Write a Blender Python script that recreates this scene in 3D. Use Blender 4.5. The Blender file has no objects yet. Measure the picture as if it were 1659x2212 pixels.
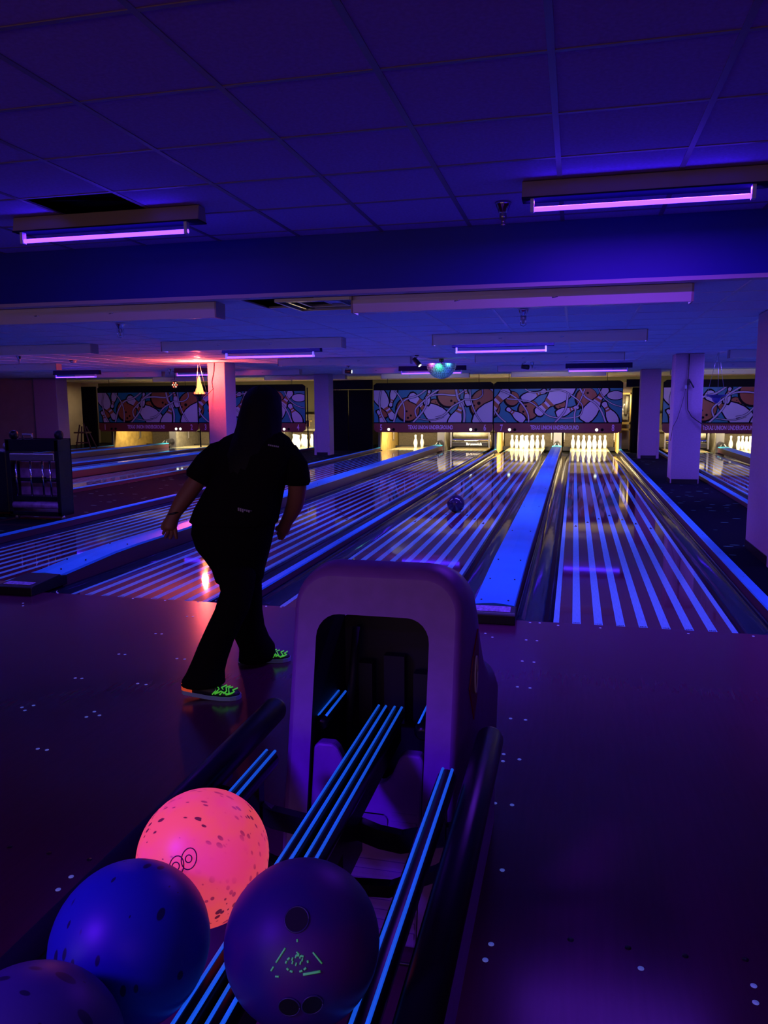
import bpy, bmesh, math, random
from mathutils import Vector, Matrix
PI = math.pi
random.seed(7)
SC = bpy.context.scene
COL = SC.collection

# ---------------------------------------------------------------- camera
YAW, PITCH, ROLL, FPX = 0.238463741, 0.138190034, -0.00558708448, 1684.43
cd = bpy.data.cameras.new('camera'); cam = bpy.data.objects.new('camera', cd); COL.objects.link(cam)
fw = Vector((-math.sin(YAW)*math.cos(PITCH), math.cos(YAW)*math.cos(PITCH), -math.sin(PITCH)))
r0 = Vector((math.cos(YAW), math.sin(YAW), 0)); u0 = r0.cross(fw)
rr = r0*math.cos(ROLL)+u0*math.sin(ROLL); uu = -r0*math.sin(ROLL)+u0*math.cos(ROLL)
M = Matrix(((rr.x, uu.x, -fw.x), (rr.y, uu.y, -fw.y), (rr.z, uu.z, -fw.z))).to_4x4()
M.translation = Vector((0.0916675, -4.75284267, 1.33428454))
cam.matrix_world = M
cd.sensor_fit = 'HORIZONTAL'; cd.sensor_width = 36.0; cd.lens = FPX/1659*36.0
cd.clip_start = 0.05; cd.clip_end = 200
SC.camera = cam

# ---------------------------------------------------------------- world, exposure
w = bpy.data.worlds.new('world'); SC.world = w; w.use_nodes = True
bgn = w.node_tree.nodes['Background']; bgn.inputs[0].default_value = (0.02, 0.005, 0.10, 1); bgn.inputs[1].default_value = 0.02
vs = SC.view_settings; vs.view_transform = 'Standard'; vs.look = 'None'; vs.gamma = 1; vs.use_curve_mapping = False
vs.exposure = 0.0
SC.cycles.use_denoising = True
SC.cycles.max_bounces = 8; SC.cycles.diffuse_bounces = 4; SC.cycles.glossy_bounces = 4
SC.cycles.sample_clamp_indirect = 4.0
SC.cycles.caustics_reflective = False; SC.cycles.caustics_refractive = False

UV = (0.145, 0.09, 1.0)        # black-light colour
UVIO = (0.20, 0.03, 1.0)
WARM = (1.0, 0.84, 0.50)

def area(name, loc, sx, sy, power, color, rot=(0, 0, 0), spread=PI):
    l = bpy.data.lights.new(name, 'AREA'); l.shape = 'RECTANGLE'; l.size = sx; l.size_y = sy
    l.energy = power; l.color = color; l.spread = spread
    o = bpy.data.objects.new(name, l); COL.objects.link(o); o.location = loc; o.rotation_euler = rot
    return o
def spot(name, loc, target, power, color, size=0.6, blend=0.5, rad=0.03):
    l = bpy.data.lights.new(name, 'SPOT'); l.energy = power; l.color = color; l.spot_size = size; l.spot_blend = blend
    l.shadow_soft_size = rad
    o = bpy.data.objects.new(name, l); COL.objects.link(o); o.location = loc
    o.rotation_euler = (Vector(target)-Vector(loc)).to_track_quat('-Z', 'Y').to_euler()
    return o
def point(name, loc, power, color, rad=0.04):
    l = bpy.data.lights.new(name, 'POINT'); l.energy = power; l.color = color; l.shadow_soft_size = rad
    o = bpy.data.objects.new(name, l); COL.objects.link(o); o.location = loc
    return o

# black lights over the bowlers' end of the hall, behind the photographer
area('ceiling_black_light', (-2.6, -6.6, 2.44), 2.4, 0.30, 22, UVIO)
area('ceiling_black_light', (1.2, -6.6, 2.44), 2.4, 0.30, 22, UVIO)
spot('hood_fill_spot', (-1.8, -5.5, 2.42), (-0.50, -3.30, 0.30), 620, (0.13, 0.008, 1.0), 0.46, 1.0, 0.30)  # unseen violet spot added to brighten the hood's lower front
# unseen dim fill panel added at the far rear to lighten baffles and columns
area('rear_fill_light', (-3.0, -8.8, 1.7), 9.0, 1.2, 36, (1.0, 0.62, 0.60), (PI/2, 0, 0))

# ---------------------------------------------------------------- geometry helpers
class MB:
    def __init__(s): s.v = []; s.f = []; s.m = []; s.sm = []
    def add(s, vs_, fs, mi=0, smooth=False):
        b = len(s.v); s.v += [tuple(x) for x in vs_]
        for f in fs: s.f.append([b+i for i in f]); s.m.append(mi); s.sm.append(smooth)
    def box(s, x0, x1, y0, y1, z0, z1, mi=0):
        s.add([(x0,y0,z0),(x1,y0,z0),(x1,y1,z0),(x0,y1,z0),(x0,y0,z1),(x1,y0,z1),(x1,y1,z1),(x0,y1,z1)],
              [(0,3,2,1),(4,5,6,7),(0,1,5,4),(1,2,6,5),(2,3,7,6),(3,0,4,7)], mi)
        return s
    def prism(s, poly, a0, a1, axis='x', mi=0, smooth=False):
        """poly of 2D points extruded along axis; poly is (y,z) for x, (x,z) for y, (x,y) for z"""
        n = len(poly)
        def P(p, a):
            return (a, p[0], p[1]) if axis == 'x' else ((p[0], a, p[1]) if axis == 'y' else (p[0], p[1], a))
        vs_ = [P(p, a0) for p in poly]+[P(p, a1) for p in poly]
        fs = [tuple(range(n))[::-1], tuple(range(n, 2*n))]
        s.add(vs_, fs, mi)
        s.add(vs_, [(i, (i+1) % n, n+(i+1) % n, n+i) for i in range(n)], mi, smooth)
        return s
    def loft(s, rings, cap=True, mi=0, smooth=True, closed=True):
        n = len(rings[0]); vs_ = [p for r in rings for p in r]; fs = []
        for k in range(len(rings)-1):
            for i in range(n if closed else n-1):
                j = (i+1) % n
                fs.append((k*n+i, k*n+j, (k+1)*n+j, (k+1)*n+i))
        s.add(vs_, fs, mi, smooth)
        if cap and closed:
            s.add(rings[0], [tuple(range(n))[::-1]], mi); s.add(rings[-1], [tuple(range(n))], mi)
        return s
    def tube(s, pts, r, n=8, mi=0, cap=True, smooth=True):
        pts = [Vector(p) for p in pts]
        rs = r if isinstance(r, (list, tuple)) else [r]*len(pts)
        rings = []; prev = None
        for i, p in enumerate(pts):
            d = (pts[min(i+1, len(pts)-1)]-pts[max(i-1, 0)]).normalized()
            if prev is None:
                a = Vector((0, 0, 1)) if abs(d.z) < 0.9 else Vector((1, 0, 0))
                u = d.cross(a).normalized()
            else:
                u = (prev-d*prev.dot(d)).normalized()
            v = d.cross(u); prev = u
            rings.append([tuple(p+(u*math.cos(2*PI*k/n)+v*math.sin(2*PI*k/n))*rs[i]) for k in range(n)])
        return s.loft(rings, cap, mi, smooth)
    def lathe(s, prof, c=(0, 0, 0), n=16, mi=0, axis='z', smooth=True):
        rings = []
        for r, z in prof:
            ring = []
            for k in range(n):
                a = 2*PI*k/n; x, y = r*math.cos(a), r*math.sin(a)
                if axis == 'z': q = (c[0]+x, c[1]+y, c[2]+z)
                elif axis == 'y': q = (c[0]+x, c[1]+z, c[2]+y)
                else: q = (c[0]+z, c[1]+x, c[2]+y)
                ring.append(q)
            rings.append(ring)
        return s.loft(rings, True, mi, smooth)
    def sphere(s, c, r, nu=16, nv=10, mi=0, sc=(1, 1, 1)):
        rings = []
        for j in range(nv+1):
            t = PI*(0.001+0.998*j/nv)
            rings.append([(c[0]+sc[0]*r*math.sin(t)*math.cos(2*PI*k/nu), c[1]+sc[1]*r*math.sin(t)*math.sin(2*PI*k/nu), c[2]-sc[2]*r*math.cos(t)) for k in range(nu)])
        return s.loft(rings, True, mi, True)
    def mesh(s, name, mats, off=(0, 0, 0)):
        me = bpy.data.meshes.new(name)
        me.from_pydata([(x-off[0], y-off[1], z-off[2]) for x, y, z in s.v], [], s.f)
        for m in (mats if isinstance(mats, (list, tuple)) else [mats]): me.materials.append(m)
        for p, mi, sm in zip(me.polygons, s.m, s.sm): p.material_index = mi; p.use_smooth = sm
        bm = bmesh.new(); bm.from_mesh(me)
        bmesh.ops.remove_doubles(bm, verts=bm.verts, dist=1e-5)
        bmesh.ops.recalc_face_normals(bm, faces=bm.faces)
        bm.to_mesh(me); bm.free()
        return me
WL = {}     # world location of every object, by object
def link(o, parent=None, loc=(0, 0, 0)):
    COL.objects.link(o)
    if parent is not None:
        o.parent = parent; pl = WL[parent.name]
        o.location = (loc[0]-pl[0], loc[1]-pl[1], loc[2]-pl[2])
    else:
        o.location = loc
    WL[o.name] = tuple(loc)
    return o
def obj(name, mb, mats, parent=None, loc=None, label=None):
    if loc is None: loc = WL[parent.name] if parent is not None else (0, 0, 0)
    me = mb.mesh(name, mats, loc)
    o = bpy.data.objects.new(name, me); link(o, parent, loc)
    if label: o['label'] = label
    return o
def tag(o, label=None, cat=None, group=None, kind=None):
    if label: o['label'] = label
    if cat: o['category'] = cat
    if group: o['group'] = group
    if kind: o['kind'] = kind
    return o
def thing(name, label, cat, loc=(0, 0, 0), group=None, kind=None):
    o = bpy.data.objects.new(name, None); o.empty_display_size = 0.1; link(o, None, loc)
    return tag(o, label, cat, group, kind)
def copy_tree(o, loc, parent=None, label=None):
    c = o.copy(); COL.objects.link(c)
    if parent is None:
        c.location = loc; WL[c.name] = tuple(loc)
    else:
        c.parent = parent; c.location = o.location
        WL[c.name] = tuple(a+b for a, b in zip(WL[parent.name], o.location))
    if label: c['label'] = label
    for ch in list(o.children): copy_tree(ch, None, c)
    return c
def bevel(o, width=0.004, seg=2):
    bm = bmesh.new(); bm.from_mesh(o.data)
    bmesh.ops.bevel(bm, geom=list(bm.edges), offset=width, segments=seg, profile=0.5, affect='EDGES', clamp_overlap=True)
    bm.to_mesh(o.data); bm.free()
    return o

# ---------------------------------------------------------------- materials
def mat(name, col, rough=0.5, metal=0.0, spec=0.5, emit=None, estr=1.0, noise=None, bump=None, coat=0.0):
    m = bpy.data.materials.new(name); m.use_nodes = True; nt = m.node_tree; b = nt.nodes['Principled BSDF']
    b.inputs['Base Color'].default_value = (*col, 1); b.inputs['Roughness'].default_value = rough
    b.inputs['Metallic'].default_value = metal; b.inputs['Specular IOR Level'].default_value = spec
    b.inputs['Coat Weight'].default_value = coat; b.inputs['Coat Roughness'].default_value = 0.03
    if emit: b.inputs['Emission Color'].default_value = (*emit, 1); b.inputs['Emission Strength'].default_value = estr
    if noise:
        scale, amount, stretch = noise[0], noise[1], (noise[2] if len(noise) > 2 else (1, 1, 1))
        tc = nt.nodes.new('ShaderNodeTexCoord'); mp = nt.nodes.new('ShaderNodeMapping'); nz = nt.nodes.new('ShaderNodeTexNoise')
        mp.inputs['Scale'].default_value = stretch; nz.inputs['Scale'].default_value = scale; nz.inputs['Detail'].default_value = 5
        rp = nt.nodes.new('ShaderNodeMapRange'); rp.inputs['From Min'].default_value = 0.3; rp.inputs['From Max'].default_value = 0.7
        rp.inputs['To Min'].default_value = 1-amount; rp.inputs['To Max'].default_value = 1+amount*0.4
        mx = nt.nodes.new('ShaderNodeMix'); mx.data_type = 'RGBA'; mx.blend_type = 'MULTIPLY'; mx.inputs[0].default_value = 1
        mx.inputs[6].default_value = (*col, 1)
        L = nt.links.new
        L(tc.outputs['Object'], mp.inputs[0]); L(mp.outputs[0], nz.inputs['Vector']); L(nz.outputs[0], rp.inputs[0]); L(rp.outputs[0], mx.inputs[7])
        L(mx.outputs[2], b.inputs['Base Color'])
        if bump:
            bp = nt.nodes.new('ShaderNodeBump'); bp.inputs['Strength'].default_value = bump; bp.inputs['Distance'].default_value = 0.004
            L(nz.outputs[0], bp.inputs['Height']); L(bp.outputs[0], b.inputs['Normal'])
    return m
MT = {}
def m(k): return MT[k]
MT['approach'] = mat('approach_laminate', (0.118, 0.015, 0.062), 0.20, spec=0.4, noise=(3, 0.08, (22, 1.2, 1)))
MT['light_strip'] = mat('lane_strip_light', (0.27, 0.88, 0.92), 0.045, spec=0.5, noise=(6, 0.16, (60, 2, 1)))
MT['dark_strip'] = mat('lane_strip_dark', (0.14, 0.022, 0.045), 0.045, spec=0.5, noise=(6, 0.3, (60, 2, 1)))
MT['arrow'] = mat('lane_arrow', (0.01, 0.01, 0.02), 0.2)
MT['pindeck'] = mat('pin_deck', (0.45, 0.36, 0.2), 0.12, noise=(5, 0.3, (20, 1, 1)))
MT['gutter'] = mat('gutter_plastic', (0.014, 0.005, 0.03), 0.07, spec=0.45, noise=(8, 0.4, (4, 0.5, 1)), bump=0.25)
MT['cap'] = mat('capping_blue', (0.05, 0.54, 0.95), 0.35, spec=0.3, noise=(2.5, 0.12))
MT['capside'] = mat('capping_side', (0.10, 0.035, 0.06), 0.4)
MT['black'] = mat('black_plastic', (0.012, 0.011, 0.014), 0.35)
MT['blackmatte'] = mat('black_matte', (0.008, 0.008, 0.008), 0.9, spec=0.1)
MT['rubber'] = mat('black_rubber', (0.005, 0.005, 0.010), 0.30, spec=0.3)
MT['strip'] = mat('rail_glow_strip', (0.05, 0.95, 1.0), 0.4, emit=(0.01, 0.12, 1.0), estr=0.55)  # no lamp: emission added for the strip's fluorescence under black light
MT['sticker'] = mat('sticker_violet', (0.45, 0.35, 0.75), 0.4, noise=(60, 0.5))
MT['dot'] = mat('inlaid_dot', (0.7, 0.9, 1.0), 0.4, emit=(0.12, 0.20, 1.0), estr=0.22)  # emission lifts the fluorescent dots above what the lamps give
MT['darkdot'] = mat('dark_dot', (0.01, 0.005, 0.01), 0.4)
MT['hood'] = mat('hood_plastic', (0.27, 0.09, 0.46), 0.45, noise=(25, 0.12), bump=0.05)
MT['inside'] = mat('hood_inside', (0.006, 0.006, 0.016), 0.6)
MT['emblem'] = mat('emblem_red', (0.20, 0.004, 0.008), 0.4)
MT['ring'] = mat('emblem_ring', (0.6, 0.55, 0.6), 0.4)
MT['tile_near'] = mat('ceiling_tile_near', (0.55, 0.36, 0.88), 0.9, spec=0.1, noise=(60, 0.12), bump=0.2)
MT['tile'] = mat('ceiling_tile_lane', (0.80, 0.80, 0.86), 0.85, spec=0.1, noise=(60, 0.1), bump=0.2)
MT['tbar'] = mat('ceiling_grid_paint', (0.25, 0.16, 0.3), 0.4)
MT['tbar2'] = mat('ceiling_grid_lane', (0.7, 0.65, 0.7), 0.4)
MT['beam'] = mat('bulkhead_blue', (0.02, 0.02, 0.36), 0.45, spec=0.3)
MT['trimw'] = mat('pale_trim', (0.6, 0.5, 0.55), 0.5)
MT['column'] = mat('column_paint', (0.46, 0.30, 0.40), 0.55, spec=0.35, noise=(40, 0.08), bump=0.15)
MT['wall'] = mat('wall_paint', (0.38, 0.30, 0.26), 0.8, noise=(4, 0.1))
MT['wallw'] = mat('wall_olive', (0.085, 0.07, 0.035), 0.8)
MT['curtain'] = mat('black_curtain', (0.006, 0.005, 0.004), 0.9, spec=0.1)
MT['fix'] = mat('fixture_enamel', (0.38, 0.28, 0.26), 0.25, spec=0.6)
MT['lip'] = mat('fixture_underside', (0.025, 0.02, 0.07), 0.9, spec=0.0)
MT['baffle'] = mat('baffle_enamel', (0.85, 0.78, 0.72), 0.25, spec=0.7)
MT['chrome'] = mat('chrome', (0.7, 0.7, 0.75), 0.12, metal=1)
MT['steel'] = mat('brushed_steel', (0.35, 0.33, 0.34), 0.3, metal=0.8)
MT['tube'] = mat('uv_tube', (0, 0, 0), 0.4, emit=(0.055, 0.015, 1.0), estr=13)
MT['tubecap'] = mat('tube_cap', (0.7, 0.7, 0.9), 0.4)
MT['frameblk'] = mat('mask_black', (0.004, 0.004, 0.005), 0.6, spec=0.1)
MT['mblue'] = mat('mural_blue', (0.01, 0.20, 0.26), 0.4)
MT['mlav'] = mat('mural_lavender', (0.55, 0.46, 0.58), 0.4)
MT['mbrown'] = mat('mural_brown', (0.34, 0.085, 0.02), 0.4)
MT['mdark'] = mat('mural_outline', (0.006, 0.003, 0.006), 0.5, spec=0.1)
MT['fascia'] = mat('fascia_red', (0.20, 0.03, 0.025), 0.35)
MT['lettering'] = mat('lettering_violet', (0.75, 0.42, 0.75), 0.4)
MT['pin'] = mat('pin_white', (0.95, 0.93, 0.88), 0.25)
MT['pinred'] = mat('pin_stripe', (0.6, 0.1, 0.06), 0.3)
MT['kick'] = mat('kickback_panel', (0.20, 0.18, 0.14), 0.45, noise=(9, 0.35))
MT['kicky'] = mat('kickback_maple', (0.55, 0.36, 0.10), 0.4, noise=(6, 0.3))
MT['cushion'] = mat('pin_cushion', (0.10, 0.075, 0.05), 0.8, noise=(20, 0.3))
MT['lampw'] = mat('indicator_lamp', (0, 0, 0), 0.4, emit=(0.85, 1.0, 0.9), estr=2.0)
MT['redled'] = mat('red_led', (0, 0, 0), 0.4, emit=(1.0, 0.10, 0.04), estr=3.0)
MT['hotled'] = mat('hot_led', (0, 0, 0), 0.4, emit=(1.0, 0.55, 0.35), estr=2.0)
MT['skin'] = mat('skin', (0.30, 0.13, 0.07), 0.5)
MT['cloth'] = mat('black_cotton', (0.010, 0.009, 0.010), 0.95, spec=0.05)
MT['pants'] = mat('black_trouser', (0.009, 0.008, 0.009), 0.95, spec=0.05)
MT['hair'] = mat('black_hair', (0.008, 0.007, 0.008), 0.6, spec=0.2)
MT['shoe'] = mat('shoe_black', (0.02, 0.02, 0.03), 0.5)
MT['orange'] = mat('shoe_orange', (0.9, 0.16, 0.06), 0.5, emit=(1.0, 0.10, 0.03), estr=0.35)  # emission added for the neon glow under black light
MT['green'] = mat('shoe_green', (0.2, 0.9, 0.15), 0.5, emit=(0.14, 1.0, 0.06), estr=0.28)  # fluorescence of laces and trim put in as emission
MT['sole'] = mat('shoe_sole', (0.35, 0.6, 0.8), 0.5)
MT['print'] = mat('pale_print', (0.4, 0.4, 0.45), 0.6)
MT['carbon'] = mat('oiler_black', (0.006, 0.006, 0.010), 0.35, spec=0.3)
MT['violetpanel'] = mat('oiler_violet', (0.35, 0.16, 0.40), 0.4, noise=(14, 0.5))
MT['wood'] = mat('wood_dark', (0.12, 0.07, 0.03), 0.5)
MT['woodblk'] = mat('wood_block', (0.16, 0.10, 0.04), 0.6)

def carpet_mat():
    mm = bpy.data.materials.new('carpet_dashes'); mm.use_nodes = True; nt = mm.node_tree; b = nt.nodes['Principled BSDF']; L = nt.links.new
    b.inputs['Roughness'].default_value = 0.95; b.inputs['Specular IOR Level'].default_value = 0.1
    tc = nt.nodes.new('ShaderNodeTexCoord'); mp = nt.nodes.new('ShaderNodeMapping'); mp.inputs['Scale'].default_value = (3.2, 9.0, 1)
    vo = nt.nodes.new('ShaderNodeTexVoronoi'); vo.inputs['Scale'].default_value = 1.0; vo.inputs['Randomness'].default_value = 0.9
    sp = nt.nodes.new('ShaderNodeMath'); sp.operation = 'LESS_THAN'; sp.inputs[1].default_value = 0.15
    cr = nt.nodes.new('ShaderNodeMix'); cr.data_type = 'RGBA'; cr.inputs[6].default_value = (0.003, 0.002, 0.010, 1); cr.inputs[7].default_value = (0.10, 0.35, 0.22, 1)
    L(tc.outputs['Object'], mp.inputs[0]); L(mp.outputs[0], vo.inputs['Vector']); L(vo.outputs['Distance'], sp.inputs[0]); L(sp.outputs[0], cr.inputs[0])
    L(cr.outputs[2], b.inputs['Base Color'])
    return mm
MT['carpet'] = carpet_mat()

def ball_mat(name, base, spots, rough=0.12, thr=0.30, scale=9, streak=(1, 1, 2.2), cloud=None, emit=0.0):
    mm = bpy.data.materials.new(name); mm.use_nodes = True; nt = mm.node_tree; b = nt.nodes['Principled BSDF']; L = nt.links.new
    b.inputs['Roughness'].default_value = rough; b.inputs['Specular IOR Level'].default_value = 0.5
    tc = nt.nodes.new('ShaderNodeTexCoord'); mp = nt.nodes.new('ShaderNodeMapping'); mp.inputs['Scale'].default_value = streak
    vo = nt.nodes.new('ShaderNodeTexVoronoi'); vo.inputs['Scale'].default_value = scale; vo.inputs['Randomness'].default_value = 1.0
    vo2 = nt.nodes.new('ShaderNodeTexVoronoi'); vo2.inputs['Scale'].default_value = scale*0.45
    rp = nt.nodes.new('ShaderNodeMapRange'); rp.inputs['From Min'].default_value = thr; rp.inputs['From Max'].default_value = thr+0.05
    nz = nt.nodes.new('ShaderNodeTexNoise'); nz.inputs['Scale'].default_value = 30; ad = nt.nodes.new('ShaderNodeMath'); ad.operation = 'MULTIPLY'
    rv = nt.nodes.new('ShaderNodeSeparateColor'); dv2 = nt.nodes.new('ShaderNodeMath'); dv2.operation = 'DIVIDE'; cl2 = nt.nodes.new('ShaderNodeMath'); cl2.operation = 'ADD'; cl2.inputs[1].default_value = 0.12
    L(tc.outputs['Object'], mp.inputs[0]); L(mp.outputs[0], vo.inputs['Vector'])
    L(vo.outputs['Color'], rv.inputs[0]); L(rv.outputs[0], cl2.inputs[0]); L(vo.outputs['Distance'], dv2.inputs[0]); L(cl2.outputs[0], dv2.inputs[1]); L(dv2.outputs[0], rp.inputs[0])
    mx = nt.nodes.new('ShaderNodeMix'); mx.data_type = 'RGBA'; mx.inputs[6].default_value = (*spots, 1); mx.inputs[7].default_value = (*base, 1)
    L(rp.outputs[0], mx.inputs[0]); out = mx.outputs[2]
    if cloud:
        n2 = nt.nodes.new('ShaderNodeTexNoise'); n2.inputs['Scale'].default_value = 9; n2.inputs['Detail'].default_value = 3
        r2 = nt.nodes.new('ShaderNodeMapRange'); r2.inputs['From Min'].default_value = 0.42; r2.inputs['From Max'].default_value = 0.62
        m2 = nt.nodes.new('ShaderNodeMix'); m2.data_type = 'RGBA'; L(tc.outputs['Object'], n2.inputs['Vector']); L(n2.outputs[0], r2.inputs[0]); L(r2.outputs[0], m2.inputs[0])
        L(out, m2.inputs[6]); m2.inputs[7].default_value = (*cloud, 1); out = m2.outputs[2]
    L(out, b.inputs['Base Color'])
    if emit:
        L(out, b.inputs['Emission Color']); b.inputs['Emission Strength'].default_value = emit
    return mm

# ================================================================ SETTING
P78, P67 = 1.78314, 1.58727
LW, GW = 1.054, 0.235
lanes = {8: 0.0, 7: -P78, 6: -P78-P67, 5: -2*P78-P67}      # left edge of each lane
C34, C12, C910 = -9.12, -12.49, 3.98
lanes[4] = C34+P78/2-LW/2; lanes[3] = C34-P78/2-LW/2; lanes[2] = C12+P78/2-LW/2; lanes[1] = C12-P78/2-LW/2
lanes[9] = C910-P78/2-LW/2; lanes[10] = C910+P78/2-LW/2
ZN, ZL, YB = 2.51, 2.106, 0.69

def struct(name, mb, mt, label=None, loc=(0, 0, 0)):
    o = obj(name, mb, mt, None, loc); o['kind'] = 'structure'
    if label: o['label'] = label
    return o
# floors
fl = struct('floor', MB().box(-16.5, 8, -9, 0.0, -0.12, 0.0), m('approach'), 'dark reddish brown approach floor in front of the foul line')
struct('floor', MB().box(-16.5, 8, 0.0, 20.6, -0.30, -0.14), m('blackmatte'), 'dark sub floor below the lanes')
dots = [(-3.527,-0.3),(-3.477,-0.363),(-2.268,-0.364),(-2.23,-0.36),(-2.27,-0.748),(-2.231,-0.747),(-2.268,-1.136),(-2.231,-1.135),(-1.923,-1.135),(-1.878,-1.135),(-2.268,-1.518),(-2.233,-1.515),(-1.925,-1.518),(-1.878,-1.521),(-2.233,-1.871),(-2.269,-1.902),(-2.232,-1.93),(-1.923,-1.874),(-1.922,-1.933),(-1.877,-1.905),(-1.919,-2.254),(-1.877,-2.255),(-2.861,-0.022),(-2.613,-0.023),(-2.37,-0.013),(-1.871,-0.02),(-1.766,-0.02),(-0.138,-0.036),(-0.08,-0.032),(0.03,-0.06),(0.276,-0.062),(0.77,-0.068),(1.124,-0.044),(-0.38,-0.32),(-0.332,-0.389),(-0.14,-0.4),(-0.08,-0.402),(-0.138,-0.776),(-0.078,-0.779),(-0.136,-1.158),(-0.077,-1.16),(-0.138,-1.543),(-0.075,-1.544),(-0.137,-1.893),(-0.134,-1.954),(-0.075,-1.925),(-0.133,-2.272),(-0.076,-2.271),(-0.134,-2.647),(-0.075,-2.649),(-0.074,-2.968),(-0.132,-2.997),(-0.082,-3.027),(0.281,-2.971),(0.529,-2.97),(0.522,-3.024),(-1.27,-2.96),(-1.268,-3.021)]
dd = [(-1.548,-2.87),(-1.409,-2.871),(-1.27,-2.873),(0.118,-2.906),(0.256,-2.904),(0.389,-2.902),(0.528,-2.882)]
def disc_mb(r, h, n=10): return MB().lathe([(0.0005, 0), (r, 0), (r, h), (0.0005, h)], n=n)
dm = disc_mb(0.0075, 0.0012).mesh('inlaid_dot', m('dot')); dm2 = disc_mb(0.008, 0.0012).mesh('dark_dot', m('darkdot'))
for x, y in dots:
    o = bpy.data.objects.new('inlaid_dot', dm); link(o, fl, (x, y, 0.0))
for x, y in dd:
    o = bpy.data.objects.new('dark_dot', dm2); link(o, fl, (x, y, 0.0))

# walls
struct('wall_back', MB().box(-16.5, 8, 20.3, 20.5, -0.2, 2.6), m('wallw'))
struct('wall_rear', MB().box(-16.5, 8, -9.2, -9, -0.2, 2.8), m('wall'))
struct('wall_left', MB().box(-16.7, -16.5, -9, 20.5, -0.2, 2.8), m('wall'))
struct('wall_right', MB().box(8, 8.2, -9, 20.5, -0.2, 2.8), m('wall'))
struct('wall_left_jut', MB().box(-16.5, -14.97, 14.9, 15.1, -0.003, ZL), m('wall'), 'dim wall at the far left end of the lanes')
# bulkhead between the two ceiling levels
struct('trim_1', MB().box(-16.5, 8, YB, YB+0.06, ZL+0.022, ZN+0.12), m('beam'), 'dark blue bulkhead band across the hall')
struct('trim_2', MB().box(-16.5, 8, YB-0.003, YB+0.10, ZL-0.004, ZL+0.0225), m('trimw'), 'pale edge trim under the blue bulkhead')
# ceilings
ce = struct('ceiling', MB().box(-16.5, 8, -9, YB, ZN+0.10, ZN+0.14), m('blackmatte'), 'tiled ceiling over the approach')
TX, TY, OX, OY = 0.607, 0.5945, -0.018, -0.085
def tiles(parent, i0, i1, j0, j1, tx, ty, ox, oy, z, mt, skip=(), ymax=None, gap=0.011):
    me = MB().box(gap, tx-gap, gap, ty-gap, 0.0, 0.016).mesh('ceiling_tile', mt)
    for i in range(i0, i1):
        for j in range(j0, j1):
            if (i, j) in skip: continue
            o = bpy.data.objects.new('ceiling_tile', me)
            link(o, parent, (ox+i*tx, oy+j*ty, z+0.004))
nj = int((YB-OY)/TY)
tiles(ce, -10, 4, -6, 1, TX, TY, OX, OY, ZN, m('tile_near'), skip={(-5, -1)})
far = MB()
for i in range(-27, 14):
    for j in range(-15, 2):
        if (-10 <= i < 4 and -6 <= j < 1): continue
        y1 = min(OY+(j+1)*TY-0.011, YB-0.005)
        if OY+j*TY+0.02 > y1: continue
        far.box(OX+i*TX+0.011, min(OX+(i+1)*TX-0.011, 7.99), OY+j*TY+0.011, y1, ZN+0.004, ZN+0.02)
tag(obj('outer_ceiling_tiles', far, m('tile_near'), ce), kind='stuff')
g = MB()
for i in range(-27, 14): g.box(OX+i*TX-0.013, OX+i*TX+0.013, -9, YB, ZN, ZN+0.006)
for j in range(-15, 2): g.box(-16.5, 8, OY+j*TY-0.010, OY+j*TY+0.010, ZN+0.0005, ZN+0.0055)
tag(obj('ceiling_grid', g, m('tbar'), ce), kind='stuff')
# lane ceiling
cl = struct('ceiling', MB().box(-16.5, 8, YB+0.05, 19.35, ZL+0.06, ZL+0.10), m('blackmatte'), 'low tiled ceiling over the lanes')
LX = 0.592
vent_cells = {(-4, 0), (-3, 0)}
tiles(cl, -13, 6, 0, 9, LX, 0.60, 0.0, 0.78, ZL, m('tile'), skip={(-4, 0)}, gap=0.008)
far = MB()
for i in range(-28, 14):
    for j in range(0, 31):
        if (-13 <= i < 6 and 0 <= j < 9): continue
        y1 = min(0.78+(j+1)*0.6-0.008, 19.3)
        if 0.78+j*0.6+0.02 > y1: continue
        far.box(i*LX+0.008, min((i+1)*LX-0.008, 7.99), 0.78+j*0.6+0.008, y1, ZL+0.004, ZL+0.02)
tag(obj('outer_ceiling_tiles', far, m('tile'), cl), kind='stuff')
g = MB()
for i in range(-28, 14): g.box(i*LX-0.011, i*LX+0.011, YB+0.1, 19.3, ZL, ZL+0.006)
for j in range(0, 31): g.box(-16.5, 8, 0.78+j*0.6-0.009, 0.78+j*0.6+0.009, ZL+0.0005, ZL+0.0055)
tag(obj('ceiling_grid', g, m('tbar2'), cl), kind='stuff')
struct('trim_3', MB().box(-16.5, 8, 19.3, 19.36, ZL-0.03, ZL+0.1), m('trimw'), 'pale edge trim at the far end of the low ceiling')

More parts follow.
